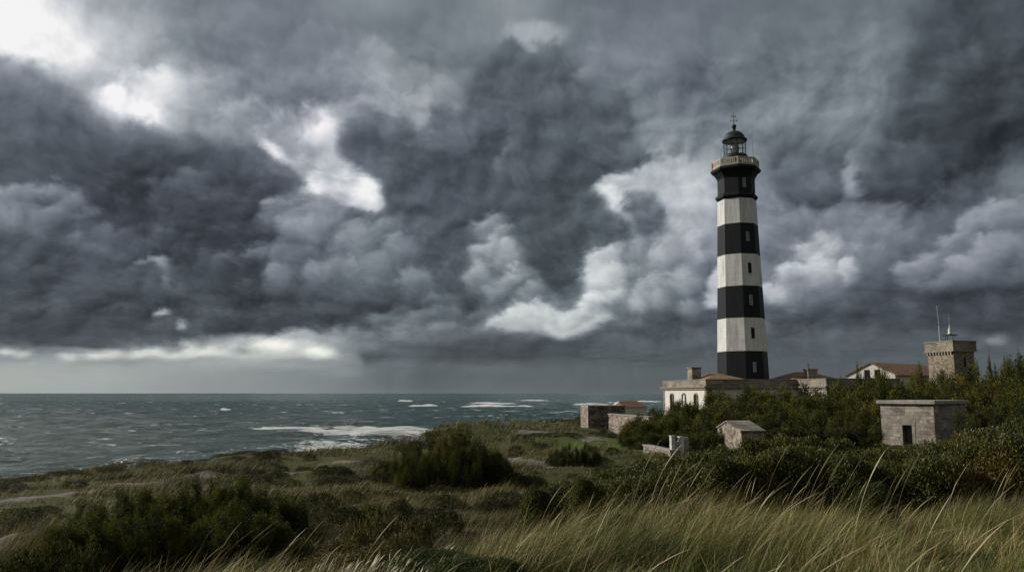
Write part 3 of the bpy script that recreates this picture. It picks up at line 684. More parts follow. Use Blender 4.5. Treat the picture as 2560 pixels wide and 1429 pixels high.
foam = sstep(Z, .70, 1.0)*sstep(fbm(X*.035+70, Y*.06+2, 3), .46, .66)*.85
brk = [(312,540,1220,.8,8,1.1),(300,760,1220,.5,12,1.0),(288,640,1240,.6,16,.9),(268,800,1260,.6,14,.75),(820,1000,1120,2.2,14,1),(800,1110,1390,2.4,22,1),(1000,1140,1330,2.0,20,.9),(930,1400,1560,2,20,.8),(1250,1560,1680,2,30,1),(1100,1490,1600,2,20,.7),
       (520,120,270,1.1,6,.62),(530,800,890,1.1,6,.66),(640,550,600,1.0,9,.6),(1400,1270,1420,1.5,30,.6),(215,-40,100,.9,5,.62),(700,1440,1680,.8,25,.5),(1300,985,1050,2,25,.7),(450,440,540,.8,8,.5),
       (205,240,330,.5,6,.5),(178,200,400,.5,5,.55),(168,520,700,.4,7,.6),(152,640,840,.3,8,.6),(190,380,560,.4,5,.5)]
for Yb, pa, pb, hgt, th_, wt in brk:
    ua, ub = (pa-1280)/FOC, (pb-1280)/FOC; u = X/np.maximum(Y, 1)
    yb = Yb*(1+.035*(fbm(u*14+Yb, u*0+1, 3)-.5)*2)
    m = sstep(u, ua, ua+(ub-ua)*.3)*(1-sstep(u, ub-(ub-ua)*.4, ub))*(.65+.6*fbm(X*.07+Yb, Y*.05, 3))
    d = (Y-yb)
    Z = Z+m**2.2*hgt*np.exp(-(d/(th_*.45))**2)*(.5+fbm(X*.08, Y*.02+Yb, 3))*.8
    foam = np.maximum(foam, m*wt*np.where(d < 0, np.exp(-(d/(th_*1.6))**2), np.exp(-(d/(th_*.35))**2))*1.08)
dsh = -edge(X, Y)
foam = np.maximum(foam, np.exp(-((dsh-4)/14)**2)*.55*sstep(fbm(X*.07+4, Y*.1, 3), .35, .6))
foam = np.maximum(foam, np.exp(-((X+22)/60)**2-((Y-215)/60)**2)*.55*(.5+fbm(X*.06+8, Y*.12+8, 3)))
shore = np.exp(-np.maximum(dsh, 0)/170)*.95
nr, nt_ = X.shape; idx = np.arange(nr*nt_).reshape(nr, nt_)
faces = np.stack([idx[:-1, :-1], idx[:-1, 1:], idx[1:, 1:], idx[1:, :-1]], -1).reshape(-1, 4)[:, ::-1]
tag(npmesh('sea', np.stack([X, Y, Z], -1).reshape(-1, 3), faces, sea_mat(), smooth=True, attrs={'foam': foam.ravel(), 'shore': shore.ravel()}), kind='structure')

# ------------------------------------------------------------------ lighthouse
def hw(px, py, Y=118.0): return px/FOC*(CT-(714.5-py)/FOC*ST)*Y
TX = at(1858, 945, 118).x; LH_Z = Hz(TX, 118)-.3
lh = empty('lighthouse', (TX, 118, LH_Z))
tag(lh, 'tall octagonal lighthouse tower with black and white bands, balcony and domed lantern', 'lighthouse')
CAMANG = math.atan2(-118, -TX)          # direction from the tower to the viewpoint
VA = CAMANG+R(7)                        # one corner of the octagon turned slightly right
def zf(py, r): return EZ+S(py)*(118-.95*r)-LH_Z
def octa(r): return [(r*cos(VA+k*pi/4), r*sin(VA+k*pi/4)) for k in range(8)]
r0 = hw(62.3, 946); rt = hw(49.3, 492)
zs = [0]+[zf(p, 3.3) for p in (876.5, 793.3, 712.6, 632.3, 554.6, 491.4)]
zb, zt = zf(946, 3.5), zs[-1]
rad = lambda z: r0+(rt-r0)*(z-zb)/(zt-zb)
m = MB(); m.lathe([(rad(z), z) for z in zs], 8, 0, VA, mis=[1, 0, 1, 0, 1, 0]); m.build('tower_shaft', [M['white'], M['black']], lh)
rc = hw(47.8, 460); rl = hw(54.5, 484)
m = MB(); m.lathe([(rt-.02, zt), (rl, zf(485.5, 3.1)), (rl, zf(482.5, 3.1)), (rl-.12, zf(480, 3.1)), (rc+.02, zf(477, 2.8))], 8, 0, VA); m.build('lower_ledge', M['black'], lh)
zc1 = zf(440, 2.8)
m = MB(); m.lathe([(rc, zf(477, 2.8)+.01), (rc, zc1)], 8, 0, VA)
m.build('watch_room', M['black'], lh)
rg = hw(65, 411); rbal = hw(61, 400)
m = MB(); m.lathe([(rc+.01, zc1+.005), (rc+.12, zf(434, 3)), (rg-.35, zf(419.5, 3.6)), (rg-.2, zf(419, 3.7)), (rg, zf(414.5, 3.7)), (rg, zf(411, 3.7)), (rbal+.02, zf(409, 3.6))], 8, 0, VA); m.build('gallery_cornice', M['black'], lh)
# balcony: solid stone parapet pierced by upright slots
zb0 = zf(408.8, 3.5); zb1 = zf(389.5, 3.5); hB = zb1-zb0
m = MB()
def face_frame(r, k):
    a0, a1 = VA+k*pi/4, VA+(k+1)*pi/4
    return Vector((r*cos(a0), r*sin(a0), 0)), Vector((r*cos(a1), r*sin(a1), 0))
def slab(m, P, Q, s0, s1, z0, z1, depth, mi=0):
    d = (Q-P); Lf = d.length; d.normalize(); n = Vector((d.y, -d.x, 0))
    if n.dot(P) < 0: n = -n
    a, b = P+d*s0*Lf, P+d*s1*Lf; i0, i1 = a-n*depth, b-n*depth
    vs = [(*v.xy, z) for z in (z0, z1) for v in (a, b, i1, i0)]
    m.add(vs, [(0, 1, 2, 3)[::-1], (4, 5, 6, 7), (0, 1, 5, 4), (1, 2, 6, 5), (2, 3, 7, 6), (3, 0, 4, 7)], mi)
for k in range(8):
    P, Q = face_frame(rbal, k)
    slab(m, P, Q, 0, 1, zb0, zb0+hB*.26, .22); slab(m, P, Q, 0, 1, zb0+hB*.80, zb1, .22)
    slab(m, P, Q, 0, .10, zb0+hB*.26, zb0+hB*.80, .22); slab(m, P, Q, .90, 1, zb0+hB*.26, zb0+hB*.80, .22)
    for j in range(6):
        c = .10+.8*(j+1)/7; slab(m, P, Q, c-.036, c+.036, zb0+hB*.26, zb0+hB*.80, .2)
ba = m.build('balustrade', M['balcony'], lh)
P, Q = face_frame(rbal+.03, 6)
m = MB(); slab(m, P, Q, .0, .10, zb0, zb1+.02, .05); tag(m.build('corner_panel', M['red'], lh), 'faded red corner panel of the balcony')
m = MB(); m.prism(octa(rbal-.1), zb0-.2, zb0+.15); m.build('gallery_floor', M['cornice'], lh)
P, Q = face_frame(rbal+.04, 0)
m = MB(); slab(m, P, Q, .60, .625, zb0+.1, zb0+hB*.95, .06); m.build('drain_pipe', M['frame'], lh)
# lantern
zl = lambda py: EZ+S(py)*118-LH_Z
zfl = zb0+.15; zd1 = EZ+S(381)*116.2-LH_Z
rd = hw(33.4, 385); rgz = hw(28.2, 362)
m = MB(); m.lathe([(rd, zfl), (rd, zd1-.35), (rd-.1, zd1-.12), (rgz+.15, zd1)], 32); m.build('lantern_base', M['copper'], lh, smooth=False)
zg1 = EZ+S(345)*116.3-LH_Z
m = MB(); m.lathe([(rgz, zd1), (rgz, zg1)], 32, cap=False); m.build('lantern_glazing', M['glass'], lh)
m = MB()
for k in range(12):
    a = VA+.1+2*pi*k/12; p = Vector((cos(a)*(rgz+.03), sin(a)*(rgz+.03), 0)); m.tube([p+Vector((0, 0, zd1)), p+Vector((0, 0, zg1+.1))], .035, 6)
for q in (.33, .66, .02): 
    zz = zd1+(zg1-zd1)*q; m.tube([((rgz+.03)*cos(a), (rgz+.03)*sin(a), zz) for a in np.linspace(0, 2*pi, 41)], .03, 6)
m.build('glazing_bars', M['iron'], lh)
m = MB(); hL = zg1-zd1
m.lathe([(.28, zd1-.3), (.5, zd1+.1*hL), (.62, zd1+.3*hL), (.66, zd1+.5*hL), (.6, zd1+.68*hL), (.3, zd1+.84*hL)], 20); m.lathe([(.75, zd1-.3), (.75, zd1+.16*hL)], 20)
m.build('lens', M['lens'], lh, smooth=True)
rdm = hw(32, 347); zdt = zl(328)
m = MB(); m.lathe([(rgz-.1, zg1-.02), (rdm, zg1-.02), (rdm+.04, zg1+.12), (rdm, zg1+.24), (rdm-.16, zg1+.30)]+[((rdm-.25)*cos(t)+0.0, zg1+.3+(zdt-zg1-.3)*sin(t)) for t in np.linspace(.12, 1.36, 12)], 40); m.build('dome', M['copper'], lh, smooth=True)
rb = hw(6.4, 316); zbc = zl(316.5)
m = MB(); m.lathe([(rb*.95, zdt-.25), (rb*.8, zdt), (rb*.55, zdt+.12), (rb*.75, zdt+.25)]+[(max(rb*cos(t), .01), zbc+rb*sin(t)) for t in np.linspace(-.9, 1.56, 14)], 24); m.build('ball_finial', M['copper'], lh, smooth=True)
zv = zl(278)
vane = MB(); vane.tube([(0, 0, zbc+rb*.8), (0, 0, zv)], [.05, .015], 6); 
for py, ln in ((291.5, .24), (302.6, .46)):
    z = zl(py); d = Vector((cos(CAMANG+pi/2+.2), sin(CAMANG+pi/2+.2), 0))
    vane.tube([Vector((0, 0, z))-d*ln, Vector((0, 0, z))+d*ln], .022, 6)
    e = Vector((-d.y, d.x, 0)); vane.tube([Vector((0, 0, z))-e*ln, Vector((0, 0, z))+e*ln], .022, 6)
    for s in (-1, 1):
        p = Vector((0, 0, z))+d*ln*s; vane.tube([p-Vector((0, 0, .13)), p+Vector((0, 0, .16))], .045, 6)
vane.build('weather_vane', M['iron'], lh)
dirR = Vector((cos(CAMANG+pi/2), sin(CAMANG+pi/2), 0))
m = MB(); p = dirR*hw(46.5, 389)+Vector((cos(CAMANG), sin(CAMANG), 0))*1.0; m.tube([p+Vector((0, 0, zb1-.2)), p-dirR*.12+Vector((0, 0, zl(345)))], [.035, .012], 6); m.build('whip_antenna', M['steel'], lh)
m = MB(); m.tube([(-dirR*(rgz+x)+Vector((0, 0, zd1+(zg1-zd1)*h))) for x, h in ((.05, .75), (.28, .55), (.42, .3), (.45, 0), (.42, -.3))], .02, 5); m.build('cable', M['iron'], lh)
# windows on the front right face
nrm_ang = VA+pi/8; nv = Vector((cos(nrm_ang), sin(nrm_ang), 0)); tv = Vector((-nv.y, nv.x, 0))
if tv.dot(dirR) < 0: tv = -tv
WIN = [(1860, 444, 468, 'w'), (1869, 579, 602, 'w'), (1874, 656, 683, 'd'), (1877.3, 737, 762, 'w'), (1882, 819, 846, 'd'), (1886.3, 905, 929, 'w')]
for px, p0, p1, kd in WIN:
    a, b = ray(px, (p0+p1)/2)
    # intersect with the face plane
    zc = EZ+b*115-LH_Z; rr_ = rad(zc) if p0 > 480 else rc
    ap = rr_*cos(pi/8)
    # point on ray: (a*Y - TX, Y-118) . nv = ap
    Yp = (ap+TX*nv.x+118*nv.y)/(a*nv.x+nv.y); zc = EZ+b*Yp-LH_Z
    c = Vector((a*Yp-TX, Yp-118, 0)); h = (p1-p0)/FOC*Yp*.99; w = .22 if kd == 'w' else .25
    ap_v = c
    def plate(mb, s0, s1, z0, z1, o0, o1, mi=0):
        vs = []
        for z in (z0, z1):
            for s_, o_ in ((s0, o0), (s1, o0), (s1, o1), (s0, o1)):
                q = ap_v+tv*s_+nv*(o_-(z-zc)*(r0-rt)/(zt-zb)*.92 if p0 > 480 else o_); vs.append((q.x, q.y, z))
        mb.add(vs, [(0, 1, 2, 3), (4, 5, 6, 7)[::-1], (0, 1, 5, 4), (1, 2, 6, 5), (2, 3, 7, 6), (3, 0, 4, 7)], mi)
    z0, z1 = zc-h/2, zc+h/2
    g = MB(); plate(g, -w, w, z0, z1, -.1, .012)
    wo = g.build('window', M['dark'], lh)
    f = MB(); t_ = .055 if kd == 'w' else .05
    if kd == 'w':
        plate(f, -w, -w+t_, z0, z1, 0, .05); plate(f, w-t_, w, z0, z1, 0, .05); plate(f, -w+t_, w-t_, z0, z0+t_, 0, .05); plate(f, -w+t_, w-t_, z1-t_, z1, 0, .05)
        for q in (.33, .66): plate(f, -w+t_, w-t_, z0+h*q-.02, z0+h*q+.02, 0, .045)
        plate(f, -.02, .02, z0+t_, z1-t_, .0, .04)
        f.build('window_frame', M['frame'], wo)
    else:
        plate(f, -w-.1, w+.14, z0-.13, z0, 0, .14); f.build('sill', M['white'], wo)
        f = MB(); plate(f, w, w+.07, z0, z1, 0, .03); plate(f, -w, w, z1, z1+.07, 0, .03); f.build('window_frame', M['cornice'], wo)

# ------------------------------------------------------------------ keepers' building (round the foot of the tower)
def frame_at(px, py, Y, ang, name, label, cat, sink=.4, zbase=None):
    """an empty with local x running to the right along the front wall and local y away from the viewer"""
    p = at(px, py, Y); z = Hz(p.x, p.y)-sink if zbase is None else zbase
    o = empty(name, (p.x, p.y, z), ang); tag(o, label, cat); return o, p.z-z
KA = math.atan2(2.4, 17)
kb, hp = frame_at(1765, 947.5, 105, KA, 'keepers_building', 'long low white building with stone parapet around the lighthouse foot', 'building')
LA = 17.0
Wd = 15.5
m = MB(); m.box(0, Wd, 0, LA, 0, hp-1.05); m.build('wall', M['plaster'], kb)
m = MB()   # projecting wing further right
C2 = at(2066, 947, 99.5); lc = Matrix.Rotation(-KA, 3, 'Z') @ Vector((C2.x-kb.location.x, C2.y-kb.location.y, 0)); wx, wy = lc.x, lc.y
m = MB(); m.box(Wd-.003, wx+10, 1.5, LA, 0, hp-1.06); m.box(wx, wx+9.5, wy, 1.5, 0, hp-1.07); m.build('wing_wall', M['plaster'], kb)
def band(o, e, z0, z1):   # a band round the outline, e metres proud
    m = MB(); m.box(-e, wx+10+e, 1.5-e, LA+e, z0, z1); return m
m = MB()
m.box(-.10, Wd+.5, -.10, LA+.1, hp-.88, hp-.06); m.box(Wd+.5, wx+10.1, 1.4, LA+.1, hp-.87, hp-.05); m.box(wx-.1, wx+9.6, wy-.1, 1.4, hp-.875, hp-.055)
m.build('parapet', M['stonetrim'], kb)
m = MB()
m.box(-.16, Wd+.5, -.16, LA+.16, hp-.06, hp+.03); m.box(Wd+.5, wx+10.16, 1.34, LA+.16, hp-.05, hp+.035); m.box(wx-.16, wx+9.66, wy-.16, 1.34, hp-.055, hp+.032)
m.box(-.42, Wd+.5, -.42, LA+.42, hp-1.06, hp-.90); m.box(Wd+.5, wx+10.4, 1.1, LA+.4, hp-1.055, hp-.895); m.box(wx-.42, wx+9.9, wy-.42, 1.1, hp-1.058, hp-.898)
m.box(-.22, Wd+.5, -.22, LA+.22, hp-1.30, hp-1.06); m.box(Wd+.5, wx+10.2, 1.3, LA+.2, hp-1.295, hp-1.055); m.box(wx-.22, wx+9.7, wy-.22, 1.3, hp-1.298, hp-1.058)
m.build('cornice', M['cornice'], kb, bevel=.02)
m = MB()
for (x0, x1, y0, y1) in ((-.04, .75, -.04, .55), (-.04, .3, LA-.6, LA+.04), (wx-.04, wx+.7, wy-.04, wy+.5)):
    m = MB(); m.box(x0, x1, y0, y1, 0, hp-1.3); m.build('corner_quoin', M['stonetrim'], kb)
m = MB()
for px in (1681, 1711, 1741):
    # windows on the left wall: where the ray meets local x = 0
    a, _ = ray(px, 1000); dx, dy = sin(KA), cos(KA)   # wall direction in world: (-sin, cos)
    # kb.x - sin*s = a*(kb.y + cos*s)
    s_ = (kb.location.x-a*kb.location.y)/(a*cos(KA)+sin(KA)); 
    z1 = hp-2.05; w = .45; z0 = z1-2.6
    ring = [(-w, z0), (w, z0), (w, z1-.25)]+[(w*cos(t), z1-.25+.32*sin(t)) for t in np.linspace(.3, pi-.3, 7)]+[(-w, z1-.25)]
    g = MB(); n = len(ring); g.add([(-.03, s_-x, z) for x, z in ring]+[(.2, s_-x, z) for x, z in ring], [tuple(range(n)), tuple(range(n, 2*n))[::-1]]+[(i, (i+1) % n, n+(i+1) % n, n+i) for i in range(n)])
    wo = g.build('window', M['dark'] if px != 1711 else M['frame'], kb)
    f = MB(); sc = 1.34; ro = [(x*sc, z0+(z-z0)*1.055) for x, z in ring]
    pts = [(-.06, s_-x, z) for x, z in ro[1:]]+[(-.06, s_-ro[0][0], ro[0][1])]
    f.tube(pts, .13, 6); f.build('window_surround', M['stonetrim'], wo)
# hipped roofs rising behind the parapet
def hip(m, x0, x1, y0, y1, z0, z1, rx0, rx1, ry):
    vs = [(x0, y0, z0), (x1, y0, z0), (x1, y1, z0), (x0, y1, z0), (rx0, ry, z1), (rx1, ry, z1)]
    m.add(vs, [(0, 1, 5, 4), (1, 2, 5), (2, 3, 4, 5), (3, 0, 4), (0, 3, 2, 1)])
hr = hp+.95
m = MB(); hip(m, .6, 8.2, 2.2, 15.8, hp-.3, hr+.1, 4.4, 4.5, 8.0); m.build('roof', M['tile'], kb)
m = MB(); hip(m, 13.5, wx+9.8, 3.5, 15.5, hp-.3, hr+.25, 16.5, wx+6.4, 8.5); m.build('roof', M['tile'], kb)
m = MB(); m.box(1.0, 2.3, 7.6, 9.4, hp-.3, hp+1.62); m.box(.9, 2.4, 7.5, 9.5, hp+1.62, hp+1.78); m.build('chimney', M['stonetrim'], kb, bevel=.02)
m = MB(); cx = wx+4.6; m.box(cx-.6, cx+.75, 4.6, 5.8, hp-.2, hp+1.35); m.box(cx-.7, cx+.85, 4.5, 5.9, hp+1.35, hp+1.55)
ch = m.build('chimney', M['stonetrim'], kb, bevel=.02)
m = MB(); m.tube([(cx-.2, 5.2, hp+1.55), (cx-.2, 5.2, hp+2.2)], .12, 10); m.tube([(cx-.2, 5.2, hp+2.2), (cx-.2, 5.2, hp+2.32)], .2, 10); m.build('flue_pipe', M['steel'], ch)

# ------------------------------------------------------------------ gabled house on the right
GA = R(-62)      # gable faces left-front; local x along gable wall
gp = at(2175, 905, 131)
gz = Hz(gp.x, gp.y)-.5
gh = empty('gabled_house', (gp.x, gp.y, gz), R(-50)); tag(gh, 'white gabled house with brown tiled roof left of the square stone tower', 'house')
hr = gp.z-gz; ht = hr-2.0; hwid = 3.9; Lr = 19.0
# local x: across the gable, local y: along the ridge, away
m = MB()
m.add([(-hwid, 0, 0), (hwid, 0, 0), (hwid, 0, ht), (0, 0, hr-.15), (-hwid, 0, ht), (-hwid, Lr, 0), (hwid, Lr, 0), (hwid, Lr, ht), (0, Lr, hr-.15), (-hwid, Lr, ht)],
      [(0, 1, 2, 3, 4), (9, 8, 7, 6, 5), (1, 6, 7, 2), (0, 4, 9, 5), (2, 7, 8, 3), (3, 8, 9, 4)]); m.build('wall', M['plaster'], gh)
m = MB(); e = .25; sl = (hr-ht)/hwid
for s in (-1, 1):
    a = [(0, -e, hr), (s*(hwid+.4), -e, ht-.4*sl+.15), (s*(hwid+.4), Lr+e, ht-.4*sl+.15), (0, Lr+e, hr)]
    b = [(x, y, z-.14) for x, y, z in a]; f = [(0, 1, 2, 3), (7, 6, 5, 4), (0, 4, 5, 1), (1, 5, 6, 2), (2, 6, 7, 3), (3, 7, 4, 0)]
    m.add(a+b, f if s < 0 else [t[::-1] for t in f])
m.build('roof', M['tile'], gh)
for x in (-.55, 1.15):
    m = MB(); m.box(x-.42, x+.42, -.03, .2, ht-.9, ht+.75); wo = m.build('window', M['dark'], gh)
    m = MB(); m.box(x-.55, x-.42, -.07, .1, ht-.9, ht+.8); m.box(x-.42, x+.3, -.07, .1, ht+.75, ht+.85); m.build('shutter', M['cornice'], wo)

# ------------------------------------------------------------------ square stone signal tower
tp = at(2381, 850, 118)
tz = Hz(tp.x, tp.y)-.5
stw = empty('stone_signal_tower', (tp.x, tp.y, tz), R(16.5)); tag(stw, 'square brown stone tower with projecting parapet, antennas on its roof', 'tower')
hT = tp.z-tz; a_ = 5.6; b_ = 3.9   # widths of the left and right faces
# local: near corner at origin; left face runs along +y' , right face along +x
m = MB(); m.box(.27, 4.02, .27, 5.08, 0, hT-1.75); m.build('wall', M['tower_stone'], stw)
m = MB(); m.box(.02, 4.3, .02, 5.4, hT-1.45, hT-.12); m.build('parapet', M['stonetrim'], stw)
m = MB(); m.box(-.05, 4.37, -.05, 5.47, hT-.12, hT); m.box(-.06, 4.38, -.06, 5.48, hT-1.6, hT-1.45); m.build('coping', M['cornice'], stw, bevel=.02)
for k in range(9):
    y = .55+k*.55; m = MB(); m.box(.05, .27, y-.12, y+.12, hT-1.95, hT-1.6); m.build('corbel', M['cornice'], stw)
m = MB(); m.box(.35, 3.95, .16, .27, hT-1.76, hT-1.61); m.build('string_course', M['cornice'], stw)
m = MB(); m.box(2.0, 2.42, .24, .6, hT-3.9, hT-2.5); wo = m.build('window', M['dark'], stw)
m = MB(); m.box(1.9, 2.0, .23, .5, hT-3.9, hT-2.4); m.box(2.42, 2.52, .23, .5, hT-3.9, hT-2.4); m.box(2.0, 2.42, .23, .5, hT-2.5, hT-2.4); m.build('window_surround', M['cornice'], wo)
mast = empty('radio_mast', at(2350, 852, 120.5)); mast.location.z = tz+hT-1.0
tag(mast, 'tall thin grey radio mast on the left of the square stone tower roof', 'mast')
m = MB(); m.tube([(0, 0, 0), (0, 0, 3.2)], .085, 8); m.build('lower_pole', M['steel'], mast)
m = MB(); m.tube([(0, 0, 3.2), (-.12, 0, 6.0), (-.13, 0, 6.3)], [.05, .03, .045], 8); m.build('upper_rod', M['steel'], mast)
ant = empty('beacon_antenna', at(2376, 852, 121.5)); ant.location.z = tz+hT-1.0
tag(ant, 'white beacon antenna with thin rod on a round dark platform, square tower roof', 'antenna')
m = MB()
for x, y in ((-.6, -.3), (.6, -.3), (.6, .3), (-.6, .3)): m = MB(); m.tube([(x, y, 0), (x*.9, y*.9, 1.95)], .03, 6); m.build('leg', M['iron'], ant)
m = MB(); m.lathe([(1.05, 1.95), (1.05, 2.03)], 20); m.build('platform', M['copper'], ant)
m = MB(); m.lathe([(.18, 2.03), (.3, 2.15), (.3, 2.35), (.2, 2.4), (.24, 2.6), (.22, 2.8), (.08, 3.1), (.04, 3.5)], 16); m.build('beacon_body', M['frame'], ant, smooth=True)
m = MB(); m.tube([(0, 0, 3.4), (0, 0, 5.2)], [.03, .01], 6); m.build('rod', M['steel'], ant)

# ------------------------------------------------------------------ flat-roofed stone hut (bunker)
bp = at(2333, 1010, 55)
bz = Hz(bp.x, bp.y)-.5
bk_ = empty('flat_roofed_hut', (bp.x, bp.y, bz), R(-50)); tag(bk_, 'flat roofed stone hut with concrete slab top and narrow dark doorway', 'hut')
hb = bp.z-bz
# local: near corner at origin, door wall along -x, side wall along +y
m = MB(); x0 = -3.95
# ground truth: door wall spans 2200..2333
Wb = 3.6
dxa, dxb = -2.15, -1.50; dz = hb-1.42
m.box(-Wb, dxa, 0, .45, 0, hb-.0); m.box(dxb, 0, 0, .45, 0, hb); m.box(dxa, dxb, 0, .45, dz, hb)
m.box(-Wb, -Wb+.45, .45, 5.2, 0, hb); m.box(-.45, 0, .45, 5.2, 0, hb); m.box(-Wb+.45, -.45, 4.75, 5.2, 0, hb)
m.build('wall', M['bunker'], bk_)
m = MB(); m.box(-Wb-.2, .2, -.2, 5.4, hb, hb+.25); m.build('roof_slab', M['concrete'], bk_, bevel=.03)
m = MB(); m.box(dxa-.25, dxb+.25, -.025, .3, dz-.0, dz+.28); m.box(dxa-.2, dxa, -.02, .3, 0, dz); m.box(dxb, dxb+.2, -.02, .3, 0, dz); m.build('door_surround', M['cornice'], bk_)
m = MB(); m.box(dxa+.12, dxb-.0, .30, .36, 0, dz); m.build('door', M['door'], bk_)
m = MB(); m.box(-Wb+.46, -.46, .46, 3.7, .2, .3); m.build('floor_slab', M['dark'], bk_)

# ------------------------------------------------------------------ small gabled stone hut
sp = at(1853, 1078, 50); sz = Hz(sp.x, sp.y)-.4
sh = empty('gabled_stone_hut', (sp.x, sp.y, sz), R(2)); tag(sh, 'small stone hut with pitched stone slab roof among bushes', 'hut')
hs = sp.z-sz
# near corner at origin; left wall runs back-left, right (dark) wall to the right
fw, sd, rr2, yr = 1.4, 5.0, .46, 2.9
m = MB(); m.add([(0, 0, 0), (0, sd, 0), (0, sd, hs), (0, yr, hs+rr2), (0, 0, hs), (fw, 0, 0), (fw, sd, 0), (fw, sd, hs), (fw, yr, hs+rr2), (fw, 0, hs)],
    [(0, 4, 3, 2, 1), (5, 6, 7, 8, 9), (0, 5, 9, 4), (1, 2, 7, 6)]); m.build('wall', M['rubble'], sh)
m = MB(); e = .07
for ys, sg in ((-.12, 1), (sd+.12, -1)):
    zl_ = hs-.02; a4 = [(-e, ys, zl_), (fw+e, ys, zl_), (fw+e, yr, hs+rr2+.02), (-e, yr, hs+rr2+.02)]; b4 = [(x, y, z+.09) for x, y, z in a4]
    m.add(a4+b4, [(0, 3, 2, 1), (4, 5, 6, 7), (0, 1, 5, 4), (1, 2, 6, 5), (2, 3, 7, 6), (3, 0, 4, 7)])
m.build('roof', M['slab'], sh)

# ------------------------------------------------------------------ ruin and walls on the left
rp = at(1471, 1014, 84); rz = Hz(rp.x, rp.y)-.5
ru = empty('ruined_stone_enclosure', (rp.x, rp.y, rz), R(8)); tag(ru, 'tall rubble stone block with painted-in shade at the left end of the buildings', 'wall')
hR = rp.z-rz
m = MB(); m.box(.0, 3.9, 0, .01, 0, hR); m = MB(); m.box(-.012, 3.85, 0, 3.4, 0, hR-.05); m.build('wall', M['rubble_shade_tone'], ru)
m = MB(); m.box(-.05, 3.9, -.04, 3.44, hR-.05, hR+.06); m.build('coping', M['concrete'], ru)
m = MB(); m.box(-.05, -.012, -.02, 3.42, 0, hR-.05); m.build('lit_end_sheet', M['rubble'], ru)  # thin sheet of paler rubble, paints the sunlit end of the block
w0 = at(1520, 1035, 83.5); w1 = at(1622, 1043, 74)
ang = math.atan2(w1.y-w0.y, w1.x-w0.x); Lw = math.hypot(w1.x-w0.x, w1.y-w0.y); wz = min(Hz(w0.x, w0.y), Hz(w1.x, w1.y))-.5
lw = empty('rubble_wall', (w0.x, w0.y, wz), ang); tag(lw, 'pale rubble stone wall sloping right into the trees', 'wall')
m = MB(); h0, h1 = w0.z-wz, w1.z-wz
m.add([(0, 0, 0), (Lw, 0, 0), (Lw, .5, 0), (0, .5, 0), (0, 0, h0), (Lw, 0, h1), (Lw, .5, h1), (0, .5, h0)], [(0, 3, 2, 1), (4, 5, 6, 7), (0, 1, 5, 4), (1, 2, 6, 5), (2, 3, 7, 6), (3, 0, 4, 7)]); m.build('masonry', M['rubble'], lw)
m = MB(); m.add([(-.02, -.05, h0+.003), (Lw, -.05, h1+.003), (Lw, .55, h1+.003), (-.02, .55, h0+.003), (-.02, -.05, h0+.09), (Lw, -.05, h1+.09), (Lw, .55, h1+.09), (-.02, .55, h0+.09)], [(0, 3, 2, 1), (4, 5, 6, 7), (0, 1, 5, 4), (1, 2, 6, 5), (2, 3, 7, 6), (3, 0, 4, 7)]); m.build('coping', M['concrete'], lw)
hp0 = at(1562, 1017, 100); hz0 = Hz(hp0.x, hp0.y)-.4
rh = empty('red_roofed_house', (hp0.x, hp0.y, hz0), R(3)); tag(rh, 'small white house with red tiled roof behind the dark stone block', 'house')
he = hp0.z-hz0; wd = 2.75
m = MB(); m.box(0, wd, 0, 5.0, 0, he); m.build('wall', M['plaster'], rh)
m = MB(); e = .12
m.add([(-.3, -.15, he+.005), (wd+.05, -.15, he+.005), (wd+.05, 5.1, he+.005), (-.3, 5.1, he+.005), (-.3, 2.2, he+.72), (wd-.75, 2.2, he+.72)], [(0, 1, 5, 4), (1, 2, 5), (2, 3, 4, 5), (3, 0, 4), (0, 3, 2, 1)])
m.build('roof', M['tile_red'], rh)
m = MB(); m.box(-1.3, -.3, 1.6, 3.6, 0, he-.1); m.add([(-1.35, 1.5, he-.09), (-.28, 1.5, he-.09), (-.28, 3.7, he-.09), (-1.35, 3.7, he-.09), (-.28, 2.4, he+.66), (-.28, 2.9, he+.66)], [(0, 1, 4), (0, 4, 5, 3), (3, 5, 2), (1, 2, 5, 4), (0, 3, 2, 1)]); m.build('gable_end', M['plaster'], rh)

# gate posts and low wall
for (px, py, w, lab) in ((1680.5, 1088, 7.5, 'left white gate post at the end of the low stone wall'), (1700.5, 1090, 5.5, 'right white gate post beside the dark bushes')):
    p = at(px, py, 49); z = Hz(p.x, p.y)-.2; m = MB(); ww = w/FOC*49/2+.03; m.box(-ww, ww, -.16, .16, 0, p.z-z-.06); m.box(-ww-.03, ww+.03, -.19, .19, p.z-z-.06, p.z-z)
    o = m.build('gate_post', M['gate'], bevel=.012); o.location = (p.x, p.y, z); o.rotation_euler[2] = R(12); tag(o, lab, 'gate post')
p = at(1684, 1092, 49.1); q = at(1700, 1092, 49.1); gz_ = Hz(p.x, p.y); gt = empty('slatted_gate', (p.x, p.y+.05, gz_)); tag(gt, 'grey slatted gate between the two white gate posts', 'gate')
wg = q.x-p.x-.02; m = MB()
for k in range(5): x = .06+wg*(k+.3)/5; m.box(x, x+.03, -.02, .02, .1, .82)
m.build('slat', M['gate'], gt); 
for zr in (.2, .7): m = MB(); m.box(.03, wg, .02, .05, zr, zr+.06); m.build('rail', M['concrete'], gt)
p = at(1713, 1092, 50); z = Hz(p.x, p.y)-.2; m = MB(); m.box(-.17, .17, -.15, .15, 0, p.z-z); o = m.build('short_concrete_pillar', M['concrete'], bevel=.01); o.location = (p.x, p.y, z); tag(o, 'short grey pillar just right of the gate posts', 'pillar')
